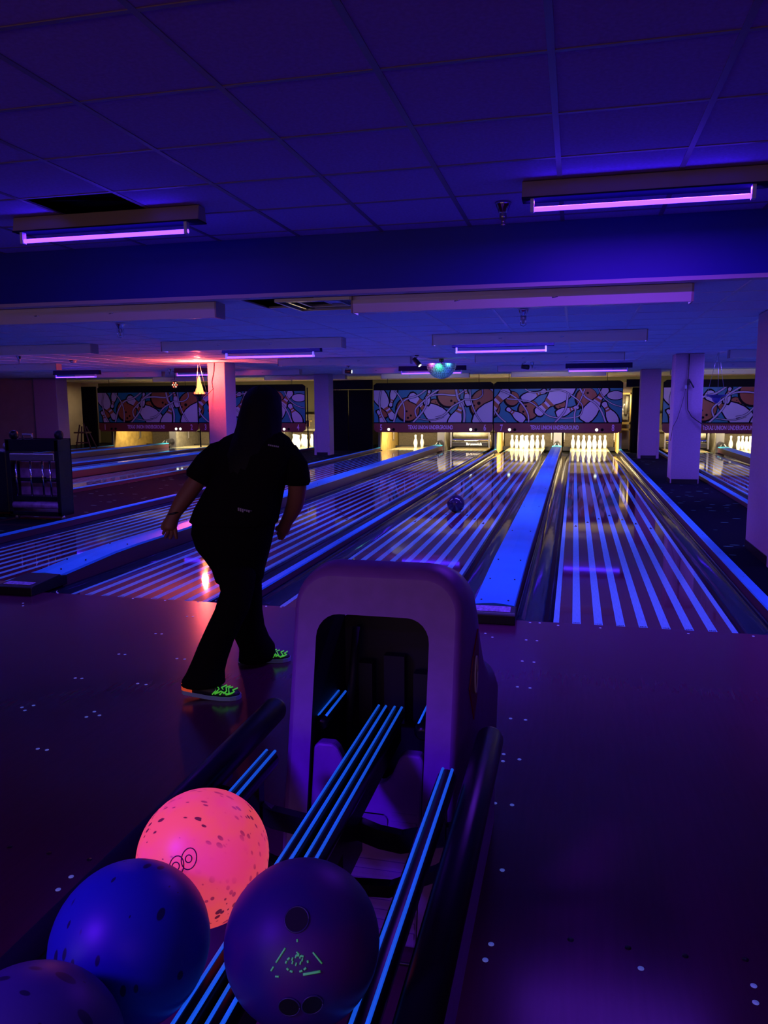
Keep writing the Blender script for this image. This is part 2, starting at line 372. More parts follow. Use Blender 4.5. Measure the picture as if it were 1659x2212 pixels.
# ---------------------------------------------------------------- columns
def column(x0, x1, y0, y1, label, top=ZL, wain=None):
    t = thing('column', label, 'column', ((x0+x1)/2, (y0+y1)/2, -0.02))
    bevel(obj('shaft', MB().box(x0, x1, y0, y1, -0.003, top), m('column'), t), 0.012, 2)
    obj('base_board', MB().box(x0+0.02, x1-0.02, y0-0.008, y0+0.01, 0.0, 0.075).box(x0-0.006, x0+0.01, y0+0.02, y1-0.02, 0, 0.075), m('black'), t, label='black base board')
    if wain: obj('corner_guard', MB().box(x0-0.012, x0+0.05, y0-0.012, y0+0.05, 0.0, wain).box(x1-0.05, x1+0.012, y0-0.012, y0+0.05, 0.0, wain), m('column'), t)
    return t
column(1.655, 2.10, 8.83, 9.28, 'violet lit square column with a black cord hanging on its front')
column(1.60, 2.05, 14.8, 15.2, 'violet column in front of the black curtain right of sign 8', wain=0.62)
column(-6.52, -6.12, 14.8, 15.2, 'violet column left of the black doors, farthest back of the left columns', wain=0.62)
column(-6.55, -6.20, 8.75, 9.22, 'column lit bright red by the hanging flame lamp')
column(1.66, 2.18, 2.0, 2.95, 'nearest column, cut off by the right edge of the photo', wain=1.25)
column(-14.95, -14.2, 14.8, 15.3, 'dim mauve column by the far left wall, left of sign 1')

# ================================================================ LANES
nlight, wl, we = 7, 0.052, 0.035
wd = (LW-2*we-nlight*wl)/8
YE = 17.35
strips = []          # (x0,x1,light)
x = 0.0
for k in range(17):
    if k % 2 == 0: ww = we if k in (0, 16) else wl; strips.append((x, x+ww, True))
    else: ww = wd; strips.append((x, x+ww, False))
    x += ww
strip_mesh = {}
for k, (a, b, lt) in enumerate(strips):
    key = (round(b-a, 4), lt)
    if key not in strip_mesh:
        strip_mesh[key] = MB().box(0.0006, b-a-0.0006, 0, YE, -0.03, 0.0).mesh('board_strip', m('light_strip') if lt else m('dark_strip'))
arrow_me = MB().prism([(-0.016, 0), (0.016, 0), (0, 0.13)], 0.0, 0.0010, 'z').mesh('arrow_marker', m('arrow'))
mark_me = MB()
for q in range(4): mark_me.box(-0.019+q*0.010, -0.012+q*0.010, 0.012, 0.022+0.004*(q % 2), 0, 0.0008)
mark_me = mark_me.mesh('printed_mark', m('arrow'))
deck_mb = MB().box(0, LW, YE, 19.35, -0.03, 0.0)
deck_me = deck_mb.mesh('pin_deck', m('pindeck'))
LN = {8: 'the lane right of the ball return', 7: 'the lane with the rolling ball', 6: 'the lane behind the bowler', 5: 'the leftmost near lane', 4: 'the lane beyond the carpet', 3: 'the lane by the red column',
      2: 'the far left lane at the flame lamp', 1: 'the lane along the left wall', 9: 'the lane between the right columns', 10: 'the lane at the right edge'}
lane_lab = {8: 'glossy striped bowling lane right of the ball return, under number 8',
            7: 'striped bowling lane with the dark ball rolling on it, under number 7',
            6: 'striped lane behind the bowler with the red reflection, under number 6',
            5: 'leftmost of the near striped lanes, under number 5',
            4: 'far left lane nearest the bowler, under number 4', 3: 'far left lane second nearest, under number 3',
            2: 'far left lane ending at the hanging flame lamp, under number 2', 1: 'farthest left lane, under number 1',
            9: 'lane seen between the two right columns, under the cut off sign', 10: 'rightmost lane, mostly hidden by the nearest column'}
for n in (8, 7, 6, 5, 4, 3, 2, 1, 9, 10):
    xl = lanes[n]
    t = thing('bowling_lane', lane_lab[n], 'lane', (xl, 0, 0), group='bowling lanes')
    for a, b, lt in strips:
        o = bpy.data.objects.new('board_strip', strip_mesh[(round(b-a, 4), lt)]); link(o, t, (xl+a, 0.0, 0.0))
    for q in range(7):
        cx = xl+LW/2+(q-3)*0.1294
        o = bpy.data.objects.new('arrow_marker', arrow_me); link(o, t, (cx, 4.75-abs(q-3)*0.30, 0.0))
        if n in (5, 6, 7, 8):
            o = bpy.data.objects.new('printed_mark', mark_me); link(o, t, (cx, 0.0, 0.0))
    o = bpy.data.objects.new('pin_deck', deck_me); link(o, t, (xl, 0, 0))

def gutter_mb(x0, x1, y0=0.0, y1=17.6):
    rings = []
    xc, hw = (x0+x1)/2, (x1-x0)/2
    for y in [y0, y0+0.3, 2, 4, 6, 8, 10, 12, 14, 15.5, 16.6, y1]:
        dz = 0.0 if y > 0.2 else 0.0
        r = []
        for k in range(13):
            a = PI*k/12
            r.append((xc-hw*math.cos(a), y, -0.012-0.085*math.sin(a)+dz))
        for k in range(12, -1, -1):
            a = PI*k/12
            r.append((xc-hw*math.cos(a), y, -0.012-0.085*math.sin(a)-0.006))
        rings.append(r)
    return MB().loft(rings)
for n in (8, 7, 6, 5, 4, 3, 2, 1, 9, 10):
    xl = lanes[n]
    for side, a, b in (('left', xl-GW, xl), ('right', xl+LW, xl+LW+GW)):
        o = obj('gutter', gutter_mb(a, b), m('gutter'))
        tag(o, 'dark glossy gutter on the %s side of %s' % (side, LN[n]), 'gutter', 'gutters beside the lanes')

# narrow division capping
def cap(xa, xb, z, label, y0=0.0, y1=17.41):
    t = thing('division_cap', label, 'capping', ((xa+xb)/2, y0, 0.0), 'narrow blue division caps')
    obj('cap_top', MB().prism([(xa, z-0.012), (xb, z-0.012), (xb-0.004, z), (xa+0.004, z)], y0, y1, 'y'), m('cap'), t)
    obj('cap_wall', MB().box(xa+0.006, xb-0.006, y0+0.01, y1, -0.12, z-0.012), m('capside'), t)
    sc = MB()
    for k in range(18):
        yy = 0.35+k*0.95
        sc.lathe([(0.0005, 0), (0.005, 0), (0.005, 0.0012), (0.0005, 0.0012)], c=((xa+xb)/2, yy, z), n=6)
    tag(obj('cap_screws', sc, m('black'), t), kind='stuff')
cap(-2.085, -2.02, 0.046, 'narrow blue glowing cap between lanes 6 and 7')
cap(1.289, 1.365, 0.062, 'narrow blue glowing cap on the right side of lane 8')
cap(-5.465, -5.389, 0.062, 'narrow blue glowing cap on the left side of lane 5')
cap(lanes[4]+LW+GW, lanes[4]+LW+GW+0.075, 0.062, 'narrow blue cap along the carpet at the far left lanes')
cap((lanes[3]-GW+lanes[2]+LW+GW)/2-0.035, (lanes[3]-GW+lanes[2]+LW+GW)/2+0.035, 0.05, 'narrow blue cap in the middle of the far left lanes')
cap(lanes[1]-GW-0.075, lanes[1]-GW, 0.062, 'narrow blue cap at the far left wall side of lane 1')
cap(lanes[9]-GW-0.075, lanes[9]-GW, 0.062, 'narrow blue cap right of the cord column, left of lane 9')

# wide ball return covers
def ret_cover(xa, xb, label, nose=True, wood=False, ye=0.0):
    t = thing('ball_return_cover', label, 'capping', ((xa+xb)/2, 0, 0), 'wide blue ball return covers')
    xc = (xa+xb)/2
    rings = []
    for y, z in [(-0.01+ye, 0.096-0.05*ye), (0.04+ye, 0.099-0.05*ye), (0.95, 0.128), (1.3, 0.135), (6, 0.135), (12, 0.135), (17.2, 0.135), (17.7, 0.135)]:
        rings.append([(xa, y, z-0.022), (xa+0.004, y, z-0.004), (xa+0.06, y, z+0.004), (xc, y, z+0.010), (xb-0.06, y, z+0.004), (xb-0.004, y, z-0.004), (xb, y, z-0.022), (xb-0.01, y, z-0.026), (xc, y, z-0.028), (xa+0.01, y, z-0.026)])
    obj('cover_top', MB().loft(rings, smooth=False), m('cap'), t)
    rings = [[(xa+0.008, y, -0.12), (xb-0.008, y, -0.12), (xb-0.008, y, z-0.026), (xa+0.008, y, z-0.026)] for y, z in [(0.03+ye, 0.096-0.05*ye), (0.95, 0.128), (1.3, 0.135), (17.7, 0.135)]]
    obj('cover_side', MB().loft(rings, smooth=False), m('capside'), t)
    # nose: black rubber end with a violet sticker
    nb = MB().prism([(-0.125, 0.0), (0.06+ye, 0.0), (0.06+ye, 0.070), (-0.005+ye, 0.078), (-0.02+ye, 0.092), (-0.105, 0.070), (-0.125, 0.058)], xa-0.012, xb+0.012, 'x')
    bevel(obj('nose', nb, m('black'), t, label='black rubber end block'), 0.005, 2)
    obj('sticker', MB().prism([(-0.098, 0.0722-0.00*ye), (-0.032, 0.0722+0.0195*0.066/(0.085+ye)*1.13), (-0.032, 0.0755+0.0195*0.066/(0.085+ye)*1.13), (-0.098, 0.0755)], xa+0.02, xb-0.02, 'x'), m('sticker'), t, label='violet printed sticker')
    if wood:
        bevel(obj('end_block', MB().box(xa-0.11, xa-0.016, -0.13, 0.0, 0.0, 0.07), m('woodblk'), t, label='scuffed brown block beside the nose'), 0.006, 2)
    sc = MB()
    for yy in (0.07+ye, 0.6, 1.2, 2.6, 4.4, 6.4, 8.6):
        zz = 0.099+(0.128-0.099)*min(1, (yy-0.04)/0.91) if yy < 0.95 else 0.1355
        for xx in (xa+0.045, xb-0.045):
            sc.lathe([(0.0005, -0.004), (0.006, -0.004), (0.006, 0.0065), (0.0005, 0.0065)], c=(xx, yy, zz), n=6)
    tag(obj('cover_screws', sc, m('black'), t), kind='stuff')
    # dome shaped ball door at the far end
    dh = MB()
    prof = []
    rings = []
    for y, s in [(17.62, 0.05), (17.66, 0.6), (17.72, 0.85), (17.85, 1.0), (18.15, 1.0)]:
        rings.append([(xc-0.085*math.cos(PI*k/10), y, 0.11+0.15*s*math.sin(PI*k/10)) for k in range(11)])
    dh.loft(rings)
    obj('end_hood', dh, m('black'), t, label='black domed hood at the far end')
ret_cover(-0.494, -0.235, 'wide blue ball return cover directly behind the ball return hood')
ret_cover(-3.864, -3.605, 'wide blue ball return cover under the bowler\'s left hand', wood=True, ye=0.22)
ret_cover(C34-0.13, C34+0.13, 'distant blue ball return cover just beyond the left carpet')
ret_cover(C12-0.13, C12+0.13, 'farthest left blue ball return cover, beyond the oiling machine')
ret_cover(C910-0.13, C910+0.13, 'wide ball return cover at the right edge, behind the nearest column')

# carpets
for a, b, lab in ((1.365, lanes[9]-GW-0.075, 'dark patterned carpet strip between lane 8 and the right columns'),
                  (lanes[4]+LW+GW+0.075, -5.465, 'dark patterned carpet strip between the far left lanes and lane 5')):
    tag(obj('carpet', MB().box(a, b, 0.0, 20.3, -0.06, -0.004), m('carpet')), lab, 'carpet')
tag(obj('carpet', MB().box(-16.48, lanes[1]-GW-0.08, 0.0, 20.28, -0.06, -0.004), m('carpet')), 'dark carpet along the far left wall', 'carpet')

# ================================================================ PINS
PROF = [(0.0005,0),(0.0515,0),(0.0545,0.006),(0.071,0.06),(0.0865,0.115),(0.0835,0.150),(0.0745,0.185),(0.056,0.225),(0.0345,0.262),(0.0335,0.285),(0.036,0.300),(0.041,0.33),(0.045,0.347),(0.043,0.362),(0.032,0.376),(0.016,0.3808),(0.0005,0.381)]
PROF = [(r*0.745 if r > 0.06 else r*0.79, z) for r, z in PROF]
pin_me = MB().lathe(PROF, n=20).mesh('pin', m('pin'))
stripe_me = MB().lathe([(0.0262, 0.262), (0.0266, 0.262), (0.0262, 0.274), (0.0258, 0.274)], n=20).mesh('neck_stripe', m('pinred'))
PY = 18.288; dy = 0.264; s = 0.3048
POS = {1: (0, 0), 2: (-.5, 1), 3: (.5, 1), 4: (-1, 2), 5: (0, 2), 6: (1, 2), 7: (-1.5, 3), 8: (-.5, 3), 9: (.5, 3), 10: (1.5, 3)}
PW = {1: 'foremost head pin', 2: 'second row pin on the left', 3: 'second row pin on the right', 4: 'third row pin on the left', 5: 'middle pin of the third row', 6: 'third row pin on the right', 7: 'back row pin at the left end', 8: 'back row pin second from left', 9: 'back row pin second from right', 10: 'back row pin at the right end'}
def put_pin(lane, k, label=None, pos=None):
    if pos is None:
        cx = lanes[lane]+LW/2+POS[k][0]*s; cy = PY+POS[k][1]*dy
    else: cx, cy = pos
    t = thing('bowling_pin', label or 'white %s on %s' % (PW[k], LN[lane]), 'bowling pin', (cx, cy, 0.0), 'pins standing on %s' % LN[lane])
    o = bpy.data.objects.new('pin_body', pin_me); link(o, t, (cx, cy, 0))
    o = bpy.data.objects.new('neck_stripe', stripe_me); link(o, t, (cx, cy, 0))
    return t
for ln in (7, 8, 10, 4):
    for k in range(1, 11): put_pin(ln, k)
put_pin(5, 5, 'left one of the only two white pins standing on the leftmost near lane')
put_pin(5, 9, 'right one of the two lone white pins, behind the domed hood')
put_pin(9, 10, 'single white pin standing on lane 9 left of the full rack')
put_pin(2, 10, 'white pin below the flame lamp, right side of lane 2')
put_pin(3, 7, 'white pin beside the red column, left side of lane 3')
put_pin(1, 7, 'dim grey pin standing at the back of lane 1', pos=(lanes[1]+1.00, 19.3))

# ================================================================ PINSETTER UNITS
def kick(xa, xb, label, mk, ys=17.45):
    t = thing('kickback', label, 'panel', ((xa+xb)/2, 17.4, 0))
    obj('side_panel', MB().prism([(ys, -0.1), (19.9, -0.1), (19.9, 0.9), (ys+0.3, 0.9), (ys+0.15, 0.5)], xa, xb, 'x'), m(mk), t)
    obj('edge_strip', MB().box(xa+0.004, xb-0.004, ys-0.03, ys+0.02, -0.05, 0.5), m('steel'), t)
GAPW = {8: 'the near ball return cover', 6: 'the ball return cover left of the bowler', 4: 'the far left ball return cover nearest the carpet', 2: 'the farthest left ball return cover', 10: 'the right edge ball return cover'}
gaps = [(8, 7), (6, 5), (4, 3), (2, 1), (10, 9)]
for a, b in gaps:
    xa, xb = lanes[b]+LW+GW, lanes[a]-GW
    kick(xa+0.02, xb-0.02, 'grey slanted kickback panel behind %s' % GAPW[a], 'kick', 18.2)
for a, b in ((7, 6), (3, 2)):
    xa, xb = lanes[b]+LW+GW, lanes[a]-GW
    kick(xa, xb, 'yellow lit kickback board %s' % ('under the seam of the two central signs' if a == 7 else 'beside the flame lamp stand'), 'kicky')
for xx, lab in ((1.289, 'yellow lit kickback board at the right side of lane 8'), (-5.465, 'yellow lit kickback board at the left side of lane 5'),
                (lanes[4]+LW+GW, 'kickback board at the right side of lane 4'), (lanes[1]-GW-0.07, 'kickback board at the left side of lane 1'), (lanes[9]-GW-0.07, 'yellow kickback board at the left side of lane 9')):
    kick(xx, xx+0.07, lab, 'kicky')
for n in lanes:
    xl = lanes[n]
    t = thing('pinsetter', 'pinsetter pit at the end of %s' % LN[n], 'pinsetter', (xl+LW/2, 19.4, 0))
    obj('pit_cushion', MB().box(xl-GW+0.03, xl+LW+GW-0.03, 19.75, 19.85, -0.1, 1.0), m('cushion'), t)
    obj('roller_bar', MB().tube([(xl-GW+0.02, 19.45, 0.50), (xl+LW+GW-0.02, 19.45, 0.50)], 0.05, 12), m('kick'), t)
    obj('pit_lip', MB().box(xl-GW+0.01, xl+LW+GW-0.01, 19.36, 19.42, -0.1, 0.02), m('black'), t)
    for sx in (xl-GW+0.04, xl+LW+GW-0.07):
        obj('side_bracket', MB().box(sx, sx+0.03, 18.9, 18.96, 0.24, 0.62).tube([(sx+0.015, 18.9, 0.24), (sx+0.015, 18.8, 0.20)], 0.012, 6), m('steel'), t)
    lamp = area('pin_lamp', (xl+LW/2, 17.72, 0.72), 1.1, 0.20, {7: 150, 8: 150, 6: 60, 5: 75, 9: 60, 10: 110, 4: 90, 3: 70, 2: 70, 1: 25}[n], WARM, (0.70, 0, 0))
    obj('lamp_box', MB().box(xl+LW/2-0.6, xl+LW/2+0.6, 17.58, 17.64, 0.66, 0.84).box(xl+LW/2-0.6, xl+LW/2+0.6, 17.64, 17.84, 0.81, 0.84), m('steel'), t)
# ball sweep with lettering on lane 6, plain ones on lane 9
def text_mb(body, size, sx=1.0, font=None):
    cu = bpy.data.curves.new('t', 'FONT'); cu.body = body; cu.size = size; cu.align_x = 'CENTER'; cu.align_y = 'CENTER'; cu.extrude = 0.002; cu.resolution_u = 2
    cu.offset = size*0.022
    o = bpy.data.objects.new('t', cu); COL.objects.link(o)
    dg = bpy.context.evaluated_depsgraph_get(); me = bpy.data.meshes.new_from_object(o.evaluated_get(dg))
    bpy.data.objects.remove(o); me2 = me
    mb = MB()
    mb.add([(v.co.x*sx, -v.co.z, v.co.y) for v in me2.vertices], [tuple(p.vertices) for p in me2.polygons])
    bpy.data.meshes.remove(me2)
    return mb
def put(mb, dx, dy_, dz):
    mb.v = [(x_+dx, y_+dy_, z_+dz) for x_, y_, z_ in mb.v]; return mb
def sweep(n, word, y=17.95):
    xl = lanes[n]
    t = thing('sweep_bar', 'dark sweep bar lowered across the lane, with pale lettering' if word else 'plain black sweep bar lowered behind the right column', 'sweep bar', (xl+LW/2, y, 0.02))
    bevel(obj('bar', MB().box(xl+0.01, xl+LW-0.01, y, y+0.05, 0.09, 0.21), m('black'), t), 0.006, 1)
    obj('arm', MB().box(xl-0.05, xl-0.01, y, y+0.06, 0.05, 0.5).box(xl+LW+0.01, xl+LW+0.05, y, y+0.06, 0.05, 0.5), m('steel'), t)
    obj('upper_rail', MB().tube([(xl, y+0.1, 0.245), (xl+LW, y+0.1, 0.245)], 0.012, 6).box(xl, xl+LW, y+0.12, y+0.16, 0.26, 0.30), m('chrome'), t)
    obj('curved_shield', MB().tube([(xl, y+0.35, 0.42), (xl+LW, y+0.35, 0.42)], 0.09, 16), m('kick'), t)
    if word: obj('lettering', put(text_mb(word, 0.105, 1.05), xl+LW/2+0.12, y-0.003, 0.15), m('pin'), t)
sweep(6, 'Brunswick'); sweep(9, None)
put_pin(6, 10, 'single white pin head showing above the sweep bar with pale lettering')

# ================================================================ MASKING SIGNS
YS = 16.72
def clip_poly(poly, x0, x1, y0, y1):
    def clip(ps, inside, inter):
        out = []
        for i in range(len(ps)):
            a, b = ps[i-1], ps[i]
            if inside(b):
                if not inside(a): out.append(inter(a, b))
                out.append(b)
            elif inside(a): out.append(inter(a, b))
        return out
    def ix(v): return lambda a, b: (v, a[1]+(b[1]-a[1])*(v-a[0])/(b[0]-a[0]))
    def iy(v): return lambda a, b: (a[0]+(b[0]-a[0])*(v-a[1])/(b[1]-a[1]), v)
    for ins, itf in ((lambda p: p[0] >= x0, ix(x0)), (lambda p: p[0] <= x1, ix(x1)), (lambda p: p[1] >= y0, iy(y0)), (lambda p: p[1] <= y1, iy(y1))):
        if not poly: return poly
        poly = clip(poly, ins, itf)
    return poly
PP = [(0, .0), (0, .26), (.03, .36), (.14, .47), (.30, .50), (.45, .42), (.58, .27), (.68, .17), (.76, .155), (.84, .20), (.91, .245), (.96, .22), (1.0, .10)]
def pin_poly(bx, by, hx, hy, w, grow=0.0):
    dx, dyy = hx-bx, hy-by; L = math.hypot(dx, dyy); ux, uy = dx/L, dyy/L; nx, ny = -uy, ux
    left, right = [], []
    for tt, ww in PP:
        al = tt*L; al = al+(grow if tt > .5 else -grow)*(abs(tt-.5)*2); h = ww*w+(grow if ww > 0 else 0)
        left.append((bx+ux*al+nx*h, by+uy*al+ny*h)); right.append((bx+ux*al-nx*h, by+uy*al-ny*h))
    return left+right[::-1]
def pin_band(bx, by, hx, hy, w, t0, t1):
    dx, dyy = hx-bx, hy-by; L = math.hypot(dx, dyy); ux, uy = dx/L, dyy/L; nx, ny = -uy, ux; o = []
    def ww(t_):
        for (a, wa), (b, wb) in zip(PP, PP[1:]):
            if a <= t_ <= b: return (wa+(wb-wa)*(t_-a)/(b-a+1e-9))*w
        return .1*w
    return [(bx+ux*t0*L+nx*ww(t0), by+uy*t0*L+ny*ww(t0)), (bx+ux*t1*L+nx*ww(t1), by+uy*t1*L+ny*ww(t1)), (bx+ux*t1*L-nx*ww(t1), by+uy*t1*L-ny*ww(t1)), (bx+ux*t0*L-nx*ww(t0), by+uy*t0*L-ny*ww(t0))]
def circ(cx, cy, r, n=28): return [(cx+r*math.cos(2*PI*k/n), cy+r*math.sin(2*PI*k/n)) for k in range(n)]
def catmull(pts, n=8):
    out = []
    for i in range(len(pts)-1):
        p0, p1, p2, p3 = pts[max(i-1, 0)], pts[i], pts[i+1], pts[min(i+2, len(pts)-1)]
        for k in range(n):
            t_ = k/n
            out.append(tuple(0.5*((2*p1[j])+(-p0[j]+p2[j])*t_+(2*p0[j]-5*p1[j]+4*p2[j]-p3[j])*t_**2+(-p0[j]+3*p1[j]-3*p2[j]+p3[j])*t_**3) for j in (0, 1)))
    out.append(pts[-1]); return out
ARTA = dict(balls=[(470, 350, 135, [(455, 375, 12), (505, 425, 13), (470, 452, 14)]), (790, 295, 58, [(800, 270, 6), (820, 295, 6)]), (955, 190, 128, [(985, 255, 14), (1025, 278, 13)]), (1390, 300, 180, [(1305, 285, 20), (1250, 312, 12), (1300, 388, 14)]), (180, 390, 58, [])],
    pins=[(75, 110, 300, 465, 165), (312, 110, 258, 318, 78), (960, 530, 490, 185, 215), (985, 600, 1125, 255, 150), (1195, 310, 1140, 90, 78), (1290, 560, 1660, 120, 250), (200, 580, 105, 365, 78), (690, 300, 728, 130, 68)],
    rib=[([(690, 120), (590, 190), (440, 240), (350, 350), (300, 500)], 22), ([(310, 125), (390, 230), (430, 350), (425, 520)], 16), ([(1130, 140), (1040, 190), (860, 180), (740, 200), (620, 290), (560, 360), (580, 440), (620, 430)], 20), ([(840, 120), (700, 220), (690, 300), (640, 390), (530, 510)], 22),
         ([(1040, 120), (1060, 220), (1110, 300), (1140, 400), (1135, 510)], 28), ([(1130, 250), (1000, 320), (900, 420), (800, 450)], 20), ([(1200, 120), (1215, 250), (1270, 400), (1340, 510)], 16), ([(1340, 110), (1345, 190), (1270, 240), (1130, 240)], 14),
         ([(150, 120), (125, 260), (150, 400), (215, 520)], 18), ([(600, 460), (760, 480), (900, 440)], 10), ([(1410, 110), (1470, 150), (1540, 320), (1660, 480)], 22)])
ARTB = dict(balls=[(408, 345, 115, [(375, 305, 13), (345, 372, 14)]), (210, 212, 82, []), (1075, 210, 118, [(1085, 152, 14)]), (772, 280, 60, [(770, 315, 6)]), (-45, 330, 110, [])],
    pins=[(-280, 560, 165, 105, 250), (325, 225, 605, 120, 105), (900, 20, 500, 400, 235), (355, 480, 150, 330, 95), (735, 405, 985, 315, 95), (1045, 480, 1300, 95, 165), (1410, 520, 1265, 265, 120), (1560, 175, 1300, 195, 0.1)],
    rib=[([(70, 110), (220, 180), (330, 280), (400, 400), (410, 520)], 20), ([(360, 100), (450, 140), (600, 130), (780, 120), (900, 180), (1010, 270), (1030, 350), (980, 430), (800, 450), (640, 420), (540, 340), (430, 260), (300, 230), (150, 215)], 14), ([(860, 160), (840, 330), (790, 420), (710, 510)], 24), ([(955, 330), (940, 420), (950, 520)], 20),
         ([(990, 90), (1060, 200), (1180, 280), (1250, 380), (1300, 510)], 22), ([(1200, 90), (1260, 200), (1360, 280), (1480, 320)], 12), ([(1050, 110), (1010, 220), (970, 310)], 14), ([(0, 350), (60, 430), (150, 510)], 20)])
def sign(xc, art, nums, label, lamps=(), green=False):
    hw = 3.355/2; x0, x1 = xc-hw, xc+hw; zb, z0, z1, zt = 0.535, 0.812, 1.703, 1.90
    t = thing('masking_sign', label, 'sign', (xc, YS, zb), 'masking signs above the pins')
    fr = MB()
    fr.prism([(x0, zb+0.22), (x1, zb+0.22), (x1, zt-0.06), (x1-0.08, zt), (x0+0.08, zt), (x0, zt-0.06)], YS+0.002, YS+0.05, 'y')
    obj('frame', fr, m('frameblk'), t, label='black frame')
    bx0, by0, sx, sz = (52, 125, 3.355/1418, (z1-z0)/380) if art is ARTA else (-10, 98, 3.355/1490, (z1-z0)/402)
    W_, H_ = (1418, 380) if art is ARTA else (1490, 402)
    def tr(p): return (x0+(p[0]-bx0)*sx, z1-(p[1]-by0)*sz)
    panel = MB().box(x0+0.012, x1-0.012, YS-0.006, YS+0.002, z0, z1)
    pn = obj('mural_panel', panel, m('mblue'), t, label='blue mural panel with bowling artwork')
    lay = [0]
    def ribpolys(r_):
        pts, wd_ = r_; c = catmull(pts); out = []
        for i in range(len(c)-1):
            (ax, ay), (bx, by) = c[i], c[i+1]; L = math.hypot(bx-ax, by-ay)+1e-6; nx, ny = -(by-ay)/L, (bx-ax)/L
            ex, ey = (bx-ax)/L*2, (by-ay)/L*2; h = wd_/2
            out.append([(ax+nx*h, ay+ny*h), (bx+ex+nx*h, by+ey+ny*h), (bx+ex-nx*h, by+ey-ny*h), (ax-nx*h, ay-ny*h)])
        return out
    def flat(mb, polys, mi):
        for poly in polys:
            q = clip_poly([tr(p) for p in poly], x0+0.014, x1-0.014, z0+0.002, z1-0.002)
            if len(q) >= 3:
                lay[0] += 1; yy = YS-0.0065-lay[0]*0.0003
                mb.add([(a, yy, b) for a, b in q], [tuple(range(len(q)))], mi)
    for (cx, cy, r, holes) in art['balls']:
        q = MB(); flat(q, [circ(cx-7, cy+7, r+16)], 0); flat(q, [circ(cx, cy, r)], 1); flat(q, [circ(a, b, c) for a, b, c in holes], 0)
        if q.f: obj('painted_ball', q, [m('mdark'), m('mbrown')], t)
    for (bx, by, hx, hy, w_) in art['pins']:
        q = MB()
        if w_ < 1:
            for grow, mi in ((10, 0), (0, 1)): flat(q, [[(1400+(95+grow)*math.cos(k*PI/12), 184+(48+grow)*math.sin(k*PI/12)) for k in range(24)]], mi)
        else:
            flat(q, [pin_poly(bx, by, hx, hy, w_, 15)], 0); flat(q, [pin_poly(bx, by, hx, hy, w_)], 1)
            flat(q, [pin_band(bx, by, hx, hy, w_*1.15, .60, .67), pin_band(bx, by, hx, hy, w_*1.15, .72, .79)], 2)
        if q.f: obj('painted_pin', q, [m('mdark'), m('mlav'), m('mbrown')], t)
    for r_ in art['rib']:
        q2 = MB()
        for w2, mi in ((r_[1]*0.8+9, 0), (r_[1]*0.8, 1)):
            lay[0] += 1; yy = YS-0.0065-lay[0]*0.0003
            for poly in ribpolys((r_[0], w2)):
                q = clip_poly([tr(p) for p in poly], x0+0.014, x1-0.014, z0+0.002, z1-0.002)
                if len(q) >= 3: q2.add([(a, yy, b) for a, b in q], [tuple(range(len(q)))], mi)
        if q2.f: obj('painted_ribbon', q2, [m('mdark'), m('mlav')], t)
    f = MB().prism([(x0+0.012, zb+0.07), (x0+0.09, zb), (x1-0.09, zb), (x1-0.012, zb+0.07), (x1-0.012, z0-0.03), (x0+0.012, z0-0.03)], YS-0.02, YS+0.03, 'y')
    fo = obj('fascia', f, m('fascia'), t, label='dark red name strip')
    zc = (zb+z0-0.03)/2
    obj('lettering', put(text_mb('TEXAS UNION UNDERGROUND', 0.155, 0.56), xc-0.05, YS-0.024, zc+0.01), m('lettering'), fo)
    obj('lane_number', put(text_mb(nums[0], 0.235, 0.62), x0+0.22, YS-0.024, zc), m('lettering'), fo)
    obj('lane_number', put(text_mb(nums[1], 0.235, 0.62), x1-0.22, YS-0.024, zc), m('lettering'), fo)
    for hx_ in (x0+0.4, x1-0.4): obj('hanger_rod', MB().tube([(hx_, YS+0.026, zt-0.01), (hx_, YS+0.026, ZL+0.01)], 0.008, 6), m('black'), t)
    for lx, on in lamps:
        o = obj('indicator_lamp', MB().lathe([(0.0005, 0), (0.040, 0), (0.034, -0.012), (0.0005, -0.016)], c=(x0+lx, YS-0.02, zc-0.045), n=14, axis='y'), m('lampw' if on else 'frameblk'), fo)
    return t
sign(-0.37, ARTB, ('7', '8'), 'bowling mural sign right of the central seam, above the full racks of pins', [(0.44, 1), (0.58, 0), (2.72, 1), (2.86, 0)])
sign(-3.735, ARTA, ('5', '6'), 'bowling mural sign left of the central seam, right of the black doors', [(0.44, 1), (0.58, 0), (2.75, 1), (2.89, 0)])
sign(C34, ARTB, ('3', '4'), 'bowling mural sign partly hidden by the bowler and the red column', [(2.70, 1), (2.84, 0)])
sign(C12, ARTA, ('1', '2'), 'farthest left bowling mural sign, left of the flame lamp', [(0.44, 0), (0.58, 0), (2.62, 1), (2.76, 1)])
sign(C910, ARTA, ('9', '10'), 'bowling mural sign at the right, cut by the nearest column', [(0.44, 0)])

